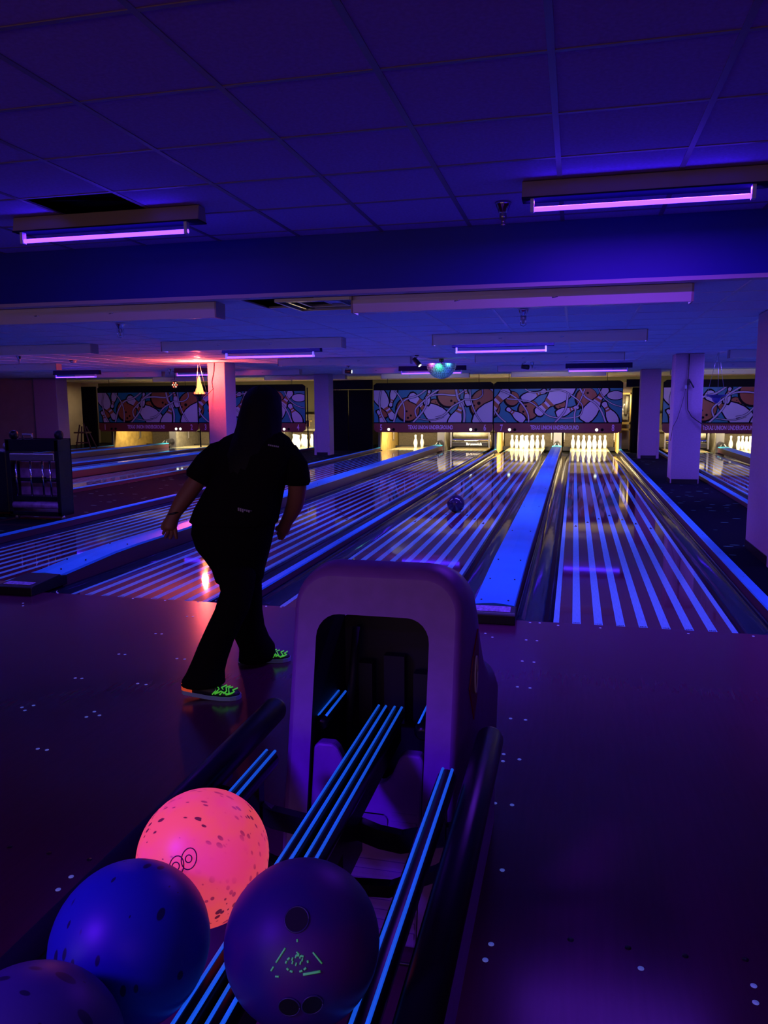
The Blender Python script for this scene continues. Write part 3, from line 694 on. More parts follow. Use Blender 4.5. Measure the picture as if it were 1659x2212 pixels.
# black doors and curtains between the signs
t = thing('black_door', 'tall black double door between signs 4 and 5', 'door', (-5.95, 16.9, 0))
obj('door_panel', MB().box(-6.90, -6.21, 16.85, 16.90, 0.0, 1.72), m('curtain'), t)
obj('door_panel', MB().box(-6.18, -5.48, 16.85, 16.90, 0.0, 1.72), m('curtain'), t)
obj('door_header', MB().box(-7.05, -5.48, 16.86, 16.92, 1.74, 2.0), m('frameblk'), t)
rings = []
cu = MB(); N = 26
for z_ in (0.0, 0.6, 1.2, 1.72):
    rings.append([(1.56+0.62*k/N, 16.95+0.03*math.sin(k*1.6+z_*0.8), z_) for k in range(N+1)])
cu.loft(rings, closed=False)
o = obj('curtain', cu, m('curtain')); so = o.modifiers.new('solid', 'SOLIDIFY'); so.thickness = 0.006
tag(o, 'black folded curtain between sign 8 and the right back column', 'curtain')
tag(obj('header_board', MB().box(1.40, 2.22, 16.90, 16.94, 1.73, 1.93), m('frameblk')), 'dark header board above the black curtain', 'board')
tag(obj('drape', MB().box(-14.75, -14.25, 16.75, 16.8, 0.0, 1.9), m('curtain')), 'black drape left of sign 1', 'curtain')
for px_, lab in ((-2.052, 'thin black post at the central seam between the mural signs'), (C34-3.37/2, 'thin black post at the seam left of the red column'), (-7.40, 'thin black post right of the sign behind the bowler')):
    tp = thing('divider_post', lab, 'post', (px_, 16.80, 0.064))
    obj('post_tube', MB().box(px_-0.014, px_+0.014, 16.78, 16.81, 0.068, 1.80), m('frameblk'), tp)
    obj('post_foot', MB().box(px_-0.03, px_+0.03, 16.765, 16.825, 0.064, 0.07), m('frameblk'), tp)
# mechanism glimpsed beside the signs
def machine(x0, x1, label):
    t = thing('pinsetter_machine', label, 'machine', ((x0+x1)/2, 18.2, 0.0))
    obj('machine_frame', MB().box(x0, x0+0.03, 18.2, 18.26, 0, 1.9).box(x1-0.03, x1, 18.2, 18.26, 0, 1.9).box(x0, x1, 18.2, 18.3, 0.72, 0.78).box(x0, x1, 18.2, 18.3, 0.55, 0.60).box(x0, x1, 18.2, 18.3, 1.55, 1.6), m('kicky'), t)
    obj('machine_wheel', MB().lathe([(0.05, -0.03), (0.16, -0.03), (0.16, 0.03), (0.05, 0.03)], c=((x0+x1)/2, 18.4, 1.2), n=16, axis='y'), m('steel'), t)
    obj('machine_motor', MB().box(x0+0.05, x1-0.06, 18.3, 18.6, 0.85, 1.0).tube([((x0+x1)/2, 18.3, 1.0), ((x0+x1)/2+0.03, 18.3, 1.5)], 0.05, 8), m('kick'), t)
    obj('machine_board', MB().box(x0, x1, 18.7, 18.74, 0, 1.9), m('wall'), t)
    l = area('machine_lamp', ((x0+x1)/2, 17.95, 1.42), 0.16, 0.16, 7, WARM, (0.9, 0, 0))
machine(-7.36, -7.0, 'warm lit machinery glimpsed between the bowler and the next column')
machine(1.36, 1.62, 'warm lit machinery glimpsed left of the black curtain')

# ================================================================ CEILING FIXTURES
def uv_fixture(x0, x1, y, ztop, label, power, tube_only=False, hz=0.10, gl=None):
    """strip light: enamel housing with one black-light tube below it"""
    xc = (x0+x1)/2
    t = thing('black_light_fixture', label, 'light fixture', (xc, y, ztop), 'black light tube fixtures')
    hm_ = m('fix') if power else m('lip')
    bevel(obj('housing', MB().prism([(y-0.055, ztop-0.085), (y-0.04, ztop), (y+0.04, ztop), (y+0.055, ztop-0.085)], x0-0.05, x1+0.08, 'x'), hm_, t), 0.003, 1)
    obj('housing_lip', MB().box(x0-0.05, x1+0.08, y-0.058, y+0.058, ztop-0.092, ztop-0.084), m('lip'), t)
    zt = ztop-0.145; yt = y-0.03
    obj('tube', MB().tube([(x0, yt, zt), (x1, yt, zt)], 0.0125, 10), m('tube'), t, label='glowing violet tube')
    for xx in (x0, x1-0.015): obj('socket', MB().box(xx-0.004, xx+0.015, yt-0.018, yt+0.018, zt-0.016, ztop-0.086), m('tubecap'), t)
    if power: area('uv_lamp', (xc, y+0.02, ztop-0.094), x1-x0, 0.03, power, gl or UVIO)
    return t
uv_fixture(-3.34, -2.19, -0.27, ZN, 'left ceiling black light with glowing tube, under the missing tile', 4.5)
uv_fixture(-0.165, 0.951, -0.27, ZN, 'right ceiling black light with glowing tube, in front of the blue bulkhead', 34)
TUBES = [(-4.28, -3.09, 4.72, 'violet tube light left of the flame lamp column, under the long baffle'), (-1.286, -0.238, 4.60, 'violet tube light above the lane 7 foul line, under the long baffle'),
         (-7.885, -6.9, 10.1, 'violet tube light just left of the hanging flame lamp'), (-10.81, -9.83, 10.2, 'violet tube light at the far left above the oiling machine'),
         (-3.334, -2.101, 10.9, 'violet tube light behind the mirror ball'), (-0.05, 1.05, 10.9, 'violet tube light hidden behind the right baffles, its right tip showing')]
for x0, x1, y, lab in TUBES: uv_fixture(x0, x1, y, ZL-0.03, lab, 0)
LAMPS = MB()
def baffle(x0, x1, y, label, power):
    """8 ft strip whose tall white reflector hides its lamps from the bowlers"""
    t = thing('light_baffle', label, 'light fixture', ((x0+x1)/2, y, ZL), 'long white light baffles')
    bevel(obj('reflector', MB().prism([(y-0.02, ZL-0.118), (y+0.0, ZL-0.118), (y+0.012, ZL), (y-0.03, ZL), (y-0.034, ZL-0.03)], x0, x1, 'x'), m('baffle'), t), 0.003, 1)
    obj('back_box', MB().box(x0+0.02, x1-0.02, y+0.012, y+0.12, ZL-0.035, ZL), m('baffle'), t)
    for xx in (x0-0.012, x1): obj('end_plate', MB().box(xx, xx+0.012, y-0.03, y+0.13, ZL-0.118, ZL), m('fix'), t)
    for fx in (0.33, 0.62): obj('latch', MB().tube([(x0+(x1-x0)*fx-0.02, y-0.026, ZL-0.06), (x0+(x1-x0)*fx+0.02, y-0.026, ZL-0.055)], 0.006, 6), m('chrome'), t)
    if power: area('uv_lamp', ((x0+x1)/2, y+0.065, ZL-0.037), (x1-x0)*0.92, 0.05, power, UV)
rows = [0.87, 4.2, 8.15, 12.0, 15.6]
cols = [(-1.495, 0.82, 'right'), (-4.90, -2.58, 'middle'), (-8.2, -5.9, 'left'), (-11.6, -9.3, 'far left'), (2.35, 4.6, 'far right')]
rown = ['nearest', 'second', 'third', 'fourth', 'farthest']
for j, y in enumerate(rows):
    for i, (a, b, nm) in enumerate(cols):
        if nm == 'left' and j == 2: continue
        pw = [36, 72, 78, 54, 14][j]*(1.0 if i == 0 else [0, 0.7, 0.65, 0.6, 0.9][i])
        baffle(a, b, y, '%s of the long white light baffles in the %s row over the lanes' % (rown[j], nm), pw)

# sprinklers
def sprinkler(x, y, zc, label, cage=True, k=1.0):
    t = thing('sprinkler', label, 'sprinkler', (x, y, zc))
    obj('escutcheon', MB().lathe([(0.0005, 0), (0.045*k, 0), (0.04*k, -0.012*k), (0.024*k, -0.05*k), (0.020*k, -0.055*k), (0.0005, -0.055*k)], c=(x, y, zc), n=16), m('chrome'), t)
    obj('head', MB().lathe([(0.0005, -0.055*k), (0.02*k, -0.055*k), (0.02*k, -0.085*k), (0.010*k, -0.09*k), (0.010*k, -0.11*k), (0.016*k, -0.115*k), (0.0005, -0.12*k)], c=(x, y, zc), n=10), m('steel'), t)
    if cage:
        c = MB()
        for q in range(4):
            a = PI/4+q*PI/2; dx, dy_ = math.cos(a)*0.03, math.sin(a)*0.03
            c.tube([(x+dx, y+dy_, zc-0.05), (x+dx, y+dy_, zc-0.13), (x, y, zc-0.138)], 0.003, 5)
        obj('guard_cage', c, m('chrome'), t)
sprinkler(-0.353, 0.113, ZN, 'chrome sprinkler head left of the right front tube light', cage=False, k=1.1)
sprinkler(-0.344, 2.0, ZL, 'caged sprinkler head below the nearest right baffle')
sprinkler(-4.134, 2.04, ZL, 'caged sprinkler head below the nearest left baffle')
sprinkler(-8.34, 5.92, ZL, 'small sprinkler head at the far left of the low ceiling', cage=False)
sprinkler(-0.72, 10.67, ZL, 'distant sprinkler head right of the small black spotlight', cage=False)
sprinkler(-8.5, 10.9, ZL, 'distant sprinkler head above sign 2', cage=False)
t = thing('smoke_detector', 'small pale round smoke detector on the low ceiling left of the flame lamp', 'detector', (-8.35, 7.3, ZL))
obj('detector_base', MB().lathe([(0.0005, 0), (0.06, 0), (0.06, -0.02), (0.0005, -0.02)], c=(-8.35, 7.3, ZL), n=16), m('fix'), t)
obj('detector_cap', MB().lathe([(0.0005, -0.02), (0.05, -0.02), (0.042, -0.045), (0.0005, -0.05)], c=(-8.35, 7.3, ZL), n=16), m('trimw'), t)
# air vent
t = thing('air_vent', 'louvred square air vent in the low ceiling behind the blue bulkhead', 'vent', (-1.8, 1.08, ZL))
for k, (h, z_) in enumerate([(0.285, 0.0), (0.22, 0.006), (0.155, 0.012)]):
    a = MB()
    for s1, s2 in ((-1, 0), (1, 0)): a.box(-2.07+0.285+s1*h-0.01, -2.07+0.285+s1*h+0.01, 1.08-h, 1.08+h, ZL-0.03+z_, ZL-0.008+z_)
    for s1 in (-1, 1): a.box(-2.07+0.285-h, -2.07+0.285+h, 1.08+s1*h-0.01, 1.08+s1*h+0.01, ZL-0.03+z_, ZL-0.008+z_)
    obj('louvre_ring', a, m('chrome' if k == 1 else 'steel'), t)
obj('vent_throat', MB().box(-2.07, -1.5, 0.80, 1.36, ZL+0.01, ZL+0.03), m('blackmatte'), t)
# missing tile void
t = thing('ceiling_opening', 'dark opening where a ceiling tile is missing above the left tube light', 'opening', (OX-4.5*TX, OY-0.5*TY, ZN+0.05))
obj('void_box', MB().box(OX-5*TX+0.012, OX-4*TX-0.012, OY-TY+0.012, OY-0.012, ZN+0.085, ZN+0.095).tube([(OX-5*TX+0.02, OY-0.35, ZN+0.06), (OX-4*TX-0.02, OY-0.2, ZN+0.06)], 0.012, 6), m('blackmatte'), t)

# small stage lights
def can(x, y, z, d, label, lens='hotled', r=0.045, L=0.14):
    t = thing('stage_light', label, 'stage light', (x, y, ZL))
    dv = Vector(d).normalized(); c = Vector((x, y, z))
    obj('can', MB().tube([c-dv*L/2, c+dv*L*0.35, c+dv*L/2], [r*0.85, r, r], 12), m('black'), t)
    obj('lens', MB().tube([c+dv*(L/2+0.001), c+dv*(L/2+0.006)], r*0.72, 12), m(lens), t)
    obj('yoke', MB().tube([(x-r-0.01, y, z), (x-r-0.01, y, z+r+0.02), (x, y, z+r+0.03), (x, y, ZL-0.005)], 0.006, 6).box(x-0.03, x+0.03, y-0.03, y+0.03, ZL-0.012, ZL), m('black'), t)
    return t
can(-4.45, 10.9, 1.99, (1, 0.05, -0.05), 'small black stage light with white lens, right of the middle column', 'lampw')
can(-0.83, 10.3, 2.0, (1, 0.3, -0.1), 'small black stage light near the right baffles', 'black')
can(-2.42, 7.9, 2.0, (0.55, -0.2, -0.6), 'black pin spot beside the mirror ball', 'lampw', r=0.04, L=0.16)
spot('pin_spot_beam', (-2.33, 7.9, 1.96), (-2.2, 8.95, 1.82), 170, (0.05, 1.0, 0.25), 0.35, 0.3)
for tx, ty, sx_ in ((-0.37, 16.7, -0.7), (-3.7, 16.7, -3.9), (-9.1, 16.7, -8.6), (-12.4, 16.7, -11.6), (3.6, 16.7, 3.2)):
    spot('sign_wash', (sx_, 12.3, 2.02), (tx, ty, 1.2), 55 if tx > -5 else 17, (1.0, 0.92, 0.75), 0.9, 0.6)
spot('green_beam', (-2.42, 7.85, 1.98), (-1.36, 16.7, 0.60), 55, (0.1, 1.0, 0.15), 0.055, 0.2, 0.01)
# red par can
t = can(-8.98, 12.0, 1.80, (0.45, -1, -0.15), 'black par can with a ring of glowing red lenses left of the flame lamp', 'black', r=0.085, L=0.12)
pc = Vector((-8.98, 12.0, 1.80)); dv = Vector((0.45, -1, -0.15)).normalized(); u_ = dv.cross(Vector((0, 0, 1))).normalized(); v_ = dv.cross(u_)
for q in range(7):
    off = Vector((0, 0, 0)) if q == 6 else (u_*math.cos(q*PI/3)+v_*math.sin(q*PI/3))*0.05
    c = pc+dv*0.068+off
    o = obj('red_lens', MB().sphere(tuple(c), 0.017, 8, 6), m('redled' if q % 2 else 'hotled'), t)

# mirror ball (half ball)
def facets():
    mb = MB(); c = (-2.2, 9.0, 2.02); R_ = 0.262
    nr = 13
    for j in range(nr):
        t0, t1 = PI/2*(1-j/nr), PI/2*(1-(j+1)/nr)
        n_ = max(4, int(2*PI*R_*math.sin((t0+t1)/2)/0.034))
        for k in range(n_):
            a0, a1 = 2*PI*(k+.06)/n_, 2*PI*(k+.94)/n_
            d0, d1 = t0-(t0-t1)*.06, t1+(t0-t1)*.06
            pts = []
            for (tt, aa) in ((d0, a0), (d0, a1), (d1, a1), (d1, a0)):
                pts.append(Vector((math.sin(tt)*math.cos(aa), math.sin(tt)*math.sin(aa), -math.cos(tt))))
            cen = sum(pts, Vector())/4
            jit = Vector((random.uniform(-1, 1), random.uniform(-1, 1), random.uniform(-1, 1)))*0.004
            mb.add([tuple(Vector(c)+p*R_+jit*((p-cen).length*8)) for p in pts], [(0, 1, 2, 3)])
    return mb
t = thing('mirror_ball', 'half mirror ball glowing green and violet, hanging above lanes 6 and 7', 'mirror ball', (-2.2, 9.0, ZL))
MT['mirror'] = mat('mirror_facet', (0.8, 0.9, 0.9), 0.38, metal=1)
o = obj('mirror_facets', facets(), m('mirror'), t); o['kind'] = 'stuff'
obj('inner_shell', MB().loft([[(-2.2+0.255*math.sin(t_)*math.cos(2*PI*k/24), 9.0+0.255*math.sin(t_)*math.sin(2*PI*k/24), 2.02-0.255*math.cos(t_)) for k in range(24)] for t_ in (0.02, .25, .5, .75, 1.0, 1.3, PI/2)]), m('black'), t)
obj('motor', MB().lathe([(0.0005, 0), (0.04, 0), (0.04, -0.05), (0.0005, -0.05)], c=(-2.2, 9.0, ZL), n=12).tube([(-2.2, 9, ZL-0.05), (-2.2, 9, 2.02)], 0.008, 6), m('black'), t)
spot('ball_tint_spot', (-3.4, 8.2, 2.0), (-2.38, 8.95, 1.92), 30, (0.8, 0.15, 1.0), 0.5, 0.4)  # coloured spots without fixtures, added to tint the mirror ball
spot('ball_tint_spot', (-1.1, 8.3, 1.98), (-2.02, 8.95, 1.92), 22, (0.1, 0.8, 1.0), 0.5, 0.4)

# hanging flame lamps
def flame_lamp(x, y, zb, label, on=True, r=0.13, sc=1.0, mtop=ZL):
    t = thing('flame_lamp', label, 'flame lamp', (x, y, mtop))
    obj('bowl', MB().lathe([(0.0005, -0.12*sc), (0.02*sc, -0.12*sc), (0.055*sc, -0.08*sc), (0.07*sc, -0.04*sc), (r, 0), (r*1.06, 0.012), (r*0.96, 0.012), (0.0005, -0.01)], c=(x, y, zb), n=8, smooth=False), m('black' if on else 'bowlblue'), t)
    ch = MB()
    for q in range(3):
        a = q*2*PI/3+0.5
        ch.tube([(x+r*math.cos(a), y+r*math.sin(a), zb+0.01), (x+0.01*math.cos(a), y+0.01*math.sin(a), mtop-0.01)], 0.003, 5)
    obj('hanging_chain', ch, m('steel'), t)
    if on:
        fmb = MB(); fr_ = MB()
        for q in range(5):
            a = q*1.26; bx, by = x+0.04*math.cos(a), y+0.04*math.sin(a); h = [0.30, 0.26, 0.34, 0.24, 0.30][q]
            fmb.tube([(bx, by, zb), (bx*0.7+x*0.3, by*0.7+y*0.3, zb+h*0.4), (x+0.015*math.sin(q*2), y+0.012*math.cos(q*2), zb+h*0.8), (x+0.03*math.sin(q*3.3), y, zb+h*1.05)], [0.045, 0.038, 0.02, 0.003], 8)
        obj('flame', fmb, m('flame'), t, label='glowing yellow silk flame')
        fr_ = MB()
        for q in range(9):
            a = q*0.7; fr_.tube([(x+0.085*math.cos(a), y+0.085*math.sin(a), zb), (x+0.095*math.cos(a), y+0.095*math.sin(a), zb+0.035+0.02*(q % 2))], [0.018, 0.004], 5)
        tag(obj('ember_edge', fr_, m('redled'), t), kind='stuff')
        point('flame_light', (x+0.0, y-0.05, zb+0.40), 135, (1.0, 0.11, 0.075), 0.05)
        point('flame_top_light', (x, y-0.02, mtop-0.07), 3.0, (1.0, 0.20, 0.10), 0.03)
MT['flame'] = mat('flame', (0, 0, 0), 0.5, emit=(1.0, 0.42, 0.10), estr=2.6)
MT['bowlblue'] = mat('bowl_blue', (0.10, 0.10, 0.35), 0.4)
flame_lamp(-6.52, 8.35, 1.51, 'hanging lamp with glowing orange flame in front of the red lit column')
flame_lamp(2.25, 8.5, 1.43, 'unlit hanging bowl lamp right of the cord column', on=False, r=0.15, mtop=ZL)
tag(obj('power_cord', MB().tube([(-6.40, 8.74, ZL-0.01), (-6.41, 8.735, 1.95), (-6.46, 8.735, 1.75), (-6.44, 8.735, 1.62), (-6.52, 8.5, 1.44)], 0.006, 6), m('black')), 'thin cord from the ceiling to the lit flame lamp', 'cord')

# cords on right column
t = thing('hanging_cord', 'black extension cord with plug hanging on the front of the right column', 'cord', (1.86, 8.80, ZL))
fy = 8.815
obj('cord', MB().tube([(1.86, fy, ZL-0.01), (1.865, fy, 1.9), (1.862, fy, 1.68), (1.864, fy, 1.45), (1.868, fy, 1.30), (1.88, fy, 1.20), (1.94, fy, 1.10), (2.0, fy, 1.05), (2.10, fy-0.01, 0.98), (2.18, fy-0.02, 0.93)], 0.008, 6), m('black'), t)
obj('thin_cord', MB().tube([(1.83, fy, 1.56), (1.82, fy, 1.48), (1.78, fy, 1.28), (1.72, fy, 1.05), (1.66, fy, 0.93), (1.645, fy+0.1, 0.7)], 0.004, 5), m('black'), t)
obj('plug', MB().box(1.845, 1.885, fy-0.03, fy, 1.60, 1.70).tube([(1.88, fy-0.015, 1.68), (1.93, fy-0.015, 1.60), (1.95, fy-0.015, 1.56)], 0.012, 6), m('black'), t)
bevel(obj('white_socket', MB().box(1.815, 1.845, fy-0.03, fy, 1.54, 1.60), m('print'), t), 0.004, 1)

# ================================================================ far left things
# lane oiling machine, standing upright on the carpet
t = thing('lane_oiling_machine', 'upright black lane oiling machine on the carpet at the far left', 'machine', (-6.0, 3.35, 0))
bx0, bx1, byf, byb = -6.12, -5.68, 3.10, 3.34
bx0 = -6.38
fm = MB()
for xx in (bx0, bx1-0.05): fm.box(xx, xx+0.05, byf, byb, 0.05, 0.84)
fm.box(bx0, bx1, byf, byb, 0.72, 0.84).box(bx0, bx1, byf+0.02, byb, 0.20, 0.25).box(bx0, bx1, byf, byb, 0.045, 0.09)
bevel(obj('machine_frame', fm, m('carbon'), t), 0.006, 1)
obj('inner_plate', MB().box(bx0+0.05, bx1-0.05, byb-0.08, byb-0.05, 0.25, 0.60), m('violetpanel'), t)
bevel(obj('steel_band', MB().box(bx0+0.05, bx1-0.05, byf-0.01, byf+0.06, 0.62, 0.70), m('steel'), t), 0.01, 2)
obj('roller', MB().tube([(bx0+0.05, byf+0.02, 0.155), (bx1-0.04, byf+0.02, 0.155)], 0.035, 12), m('violetpanel'), t)
for xx in (bx0+0.10, bx0+0.30, bx0+0.46, bx1-0.14):
    obj('guide_rod', MB().tube([(xx, byf+0.03, 0.25), (xx, byf+0.03, 0.62)], 0.012, 8), m('chrome'), t)
obj('cross_bar', MB().tube([(bx0+0.05, byf+0.06, 0.42), (bx1-0.05, byf+0.06, 0.42)], 0.018, 8).box(bx0+0.33, bx0+0.45, byf, byf+0.1, 0.39, 0.45), m('carbon'), t)
for xx in (bx0+0.03, bx1-0.06):
    obj('wheel', MB().lathe([(0.012, -0.03), (0.045, -0.03), (0.05, 0), (0.045, 0.03), (0.012, 0.03)], c=(xx, byf+0.12, 0.885), n=16, axis='x'), m('rubber'), t)
obj('top_handle', MB().tube([(bx0+0.17, byf+0.1, 0.84), (bx0+0.17, byf+0.1, 0.89), (bx0+0.29, byf+0.1, 0.89), (bx0+0.29, byf+0.1, 0.84)], 0.014, 6), m('steel'), t)
for xx in (bx0+0.06, bx1-0.02):
    obj('caster', MB().sphere((xx, byf+0.05, 0.028), 0.028, 10, 8), m('steel'), t)
t.scale = (1, 1, 1.12)
# second dark unit cut by the left edge
t = thing('equipment_cart', 'dark cart cut off by the left edge beside the oiling machine', 'cart', (-6.7, 3.3, 0))
bevel(obj('cart_body', MB().box(-7.1, -6.46, 3.2, 3.7, 0.06, 0.80), m('carbon'), t), 0.02, 2)
obj('cart_knob', MB().sphere((-6.52, 3.3, 0.85), 0.05, 12, 8), m('steel'), t)
# folding stool by the far left wall
t = thing('folding_ladder_stool', 'dark wooden folding stool leaning by the far left wall', 'stool', (-14.3, 16.0, 0.0))
sm_ = MB()
def bar(mb, a, b, r_=0.025): mb.tube([a, b], r_, 4)
bar(sm_, (-14.45, 15.9, 0.03), (-14.35, 16.0, 0.75)); bar(sm_, (-13.95, 15.9, 0.03), (-14.22, 16.0, 0.80)); bar(sm_, (-14.55, 16.3, 0.03), (-14.35, 16.1, 0.70)); bar(sm_, (-14.0, 16.3, 0.03), (-14.2, 16.1, 0.7))
obj('stool_legs', sm_, m('wood'), t); obj('stool_seat', MB().box(-14.5, -14.1, 15.9, 16.2, 0.50, 0.54), m('wood'), t)
obj('stool_rail', MB().box(-14.45, -14.0, 15.9, 15.94, 0.20, 0.24), m('wood'), t)
wl_ = area('far_left_warm_light', (-15.4, 18.4, 2.0), 0.4, 0.4, 14, (1.0, 0.78, 0.42))  # unseen warm area light without a fixture, for the far left wall

# ================================================================ ROLLING BALL
t = thing('bowling_ball', 'dark bowling ball rolling down lane 7', 'ball', (-1.30, 4.72, 0.0))
MT['darkball'] = mat('dark_ball', (0.03, 0.015, 0.05), 0.15)
obj('ball_shell', MB().sphere((-1.30, 4.72, 0.108), 0.108, 28, 18), m('darkball'), t)
obj('finger_hole', MB().lathe([(0.0005, 0), (0.012, 0), (0.012, 0.002), (0.0005, 0.002)], c=(-1.30, 4.72, 0.2155), n=10), m('blackmatte'), t)

# ================================================================ BALL RETURN
t = thing('ball_return', 'tall violet lit ball return hood in the foreground', 'ball return', (-0.375, -2.7, 0))
hx0, hx1 = -0.612, -0.168
def boolean(a, b, op='DIFFERENCE'):
    md = a.modifiers.new('b', 'BOOLEAN'); md.object = b; md.operation = op; md.solver = 'EXACT'
    dg = bpy.context.evaluated_depsgraph_get(); dg.update()
    me = bpy.data.meshes.new_from_object(a.evaluated_get(dg))
    a.modifiers.clear(); old = a.data; a.data = me; bpy.data.meshes.remove(old); bpy.data.objects.remove(b)
    return a
def rrect(x0, x1, z0, z1, r, n=6, tr=None):
    pts = []
    for cx, cz, a0 in ((x1-r, z1-r, 0), (x0+r, z1-r, PI/2), (x0+r, z0+r, PI), (x1-r, z0+r, 1.5*PI)):
        for k in range(n+1):
            a = a0+PI/2*k/n; pts.append((cx+r*math.cos(a), cz+r*math.sin(a)))
    return pts
# body: rounded front outline swept back along a leaning, tapering path
def yfront(z): return -3.05+0.205*z/0.92
def hood_ring(tq):
    """tq 0..1 from the front face to the back; outline is a rounded arch"""
    pass
def arch(x0, x1, zt, r, n=8, z0=0.0):
    pts = [(x1, z0)]
    for k in range(n+1):
        a = PI/2*k/n; pts.append((x1-r+r*math.cos(a), zt-r+r*math.sin(a)))
    for k in range(n+1):
        a = PI/2+PI/2*k/n; pts.append((x0+r+r*math.cos(a), zt-r+r*math.sin(a)))
    pts.append((x0, z0))
    return pts
rings = []
#         inset, top z, radius, depth offset behind the leaning front face
for ins, zt, rd, off, fl_ in [(0.016, 0.890, 0.085, 0.0, 0), (0.004, 0.908, 0.10, 0.006, 0), (0.0, 0.918, 0.11, 0.024, 0.002), (0.0, 0.920, 0.11, 0.07, 0.010), (0.003, 0.905, 0.11, 0.13, 0.022), (0.008, 0.86, 0.11, 0.17, 0.030), (0.008, 0.76, 0.10, 0.235, 0.034), (0.006, 0.66, 0.09, 0.33, 0.036), (0.002, 0.57, 0.08, 0.47, 0.036), (-0.01, 0.53, 0.07, 0.58, 0.030), (-0.012, 0.46, 0.06, 0.70, 0.026), (-0.004, 0.27, 0.05, 0.84, 0.02), (0.02, 0.12, 0.04, 0.90, 0.01)]:
    rings.append([(px_, yfront(pz_)+off, pz_) for px_, pz_ in arch(hx0+ins-fl_*0.3, hx1-ins+fl_, zt, rd)])
body = obj('hood_shell', MB().loft(rings), m('hood'), t)
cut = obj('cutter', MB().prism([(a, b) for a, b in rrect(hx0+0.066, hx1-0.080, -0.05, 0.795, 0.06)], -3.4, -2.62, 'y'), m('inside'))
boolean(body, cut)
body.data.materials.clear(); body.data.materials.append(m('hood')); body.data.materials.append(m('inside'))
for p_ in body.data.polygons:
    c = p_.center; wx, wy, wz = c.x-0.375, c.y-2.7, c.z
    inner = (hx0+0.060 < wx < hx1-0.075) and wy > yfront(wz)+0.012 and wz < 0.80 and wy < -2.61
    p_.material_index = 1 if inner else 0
# bib: front panel with the V shaped notch
bx0_, bx1_ = hx0+0.070, hx1-0.084
bib = MB()
pr = [(bx0_, 0.005), (bx1_, 0.005), (bx1_, 0.445), (bx1_-0.008, 0.458), (bx1_-0.050, 0.458), (bx1_-0.064, 0.445), (bx1_-0.082, 0.40), (bx1_-0.10, 0.382), (bx0_+0.118, 0.382), (bx0_+0.098, 0.40), (bx0_+0.066, 0.455), (bx0_+0.052, 0.466), (bx0_+0.012, 0.466), (bx0_, 0.455)]
rings = [[(x_, yfront(z_)+dy_+(0.02 if z_ > 0.3 else 0.0)*0, z_) for x_, z_ in pr] for dy_ in (0.014, 0.05)]
bo = obj('front_bib', bib.loft(rings, smooth=False), m('hood'), t, label='front panel with a V shaped notch')
bevel(bo, 0.006, 2)
# louvres and handle recess (proud ribs with gaps)
lv = MB()
def rib(xa, xb, z_, h=0.006, out=0.003):
    y_ = yfront(z_)+0.014
    lv.prism([(y_-out, z_-h/2), (y_+0.004, z_-h/2), (y_+0.004, z_+h/2), (y_-out*0.5, z_+h/2)], xa, xb, 'x')
for k in range(5):
    z_ = 0.315-k*0.021
    rib(bx0_+0.012, bx0_+0.075, z_); rib(bx1_-0.075, bx1_-0.012, z_)
for k in range(8): rib(bx0_+0.006, bx1_-0.006, 0.195-k*0.023, 0.013, 0.004)
tag(obj('louvre_rib', lv, m('hood'), bo), kind='stuff')
hr = MB(); z_ = 0.29; y_ = yfront(0.29)+0.0125
hr.prism([(a, b) for a, b in rrect(bx0_+0.10, bx1_-0.085, 0.262, 0.312, 0.014, 4)], y_-0.002, y_+0.004, 'y')
ho = obj('handle_recess', hr, m('handle') if 'handle' in MT else m('hood'), bo)
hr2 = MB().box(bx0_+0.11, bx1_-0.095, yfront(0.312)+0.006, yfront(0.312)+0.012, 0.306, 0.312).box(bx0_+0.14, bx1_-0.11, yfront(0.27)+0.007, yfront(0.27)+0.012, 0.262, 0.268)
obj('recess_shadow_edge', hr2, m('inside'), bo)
# interior guides
obj('inner_guide', MB().tube([(-0.50, -2.75, 0.45), (-0.50, -2.66, 0.70)], 0.012, 6).box(-0.42, -0.36, -2.66, -2.63, 0.42, 0.62).box(-0.49, -0.45, -2.68, -2.64, 0.42, 0.60).box(-0.33, -0.29, -2.68, -2.64, 0.42, 0.58), m('inside'), t)
# side emblem
em = MB(); xe = -0.1400
def sx_em(y_, z_):      # the flared side wall
    d_ = y_-yfront(z_); pts_ = [(0.07, 0.010), (0.13, 0.019), (0.17, 0.022), (0.235, 0.026), (0.33, 0.030)]
    for (a0, b0), (a1, b1) in zip(pts_, pts_[1:]):
        if d_ <= a1: return hx1+b0+(b1-b0)*max(0, (d_-a0))/(a1-a0)
    return hx1+0.030
eo_pts = [(-2.825, 0.600), (-2.785, 0.675), (-2.725, 0.735), (-2.715, 0.64), (-2.745, 0.55), (-2.785, 0.505)]
em.loft([[(sx_em(a, b)+0.0008, a, b) for a, b in eo_pts], [(sx_em(a, b)+0.0035, a, b) for a, b in eo_pts]], smooth=False)
eo = obj('emblem', em, m('emblem'), t, label='dark red pointed emblem with a pale ring')
obj('emblem_ring', MB().tube([(sx_em(-2.765, 0.62)+0.0055, -2.765+0.024*math.cos(k*2*PI/20), 0.622+0.050*math.sin(k*2*PI/20)) for k in range(21)], 0.0026, 5), m('ring'), eo)
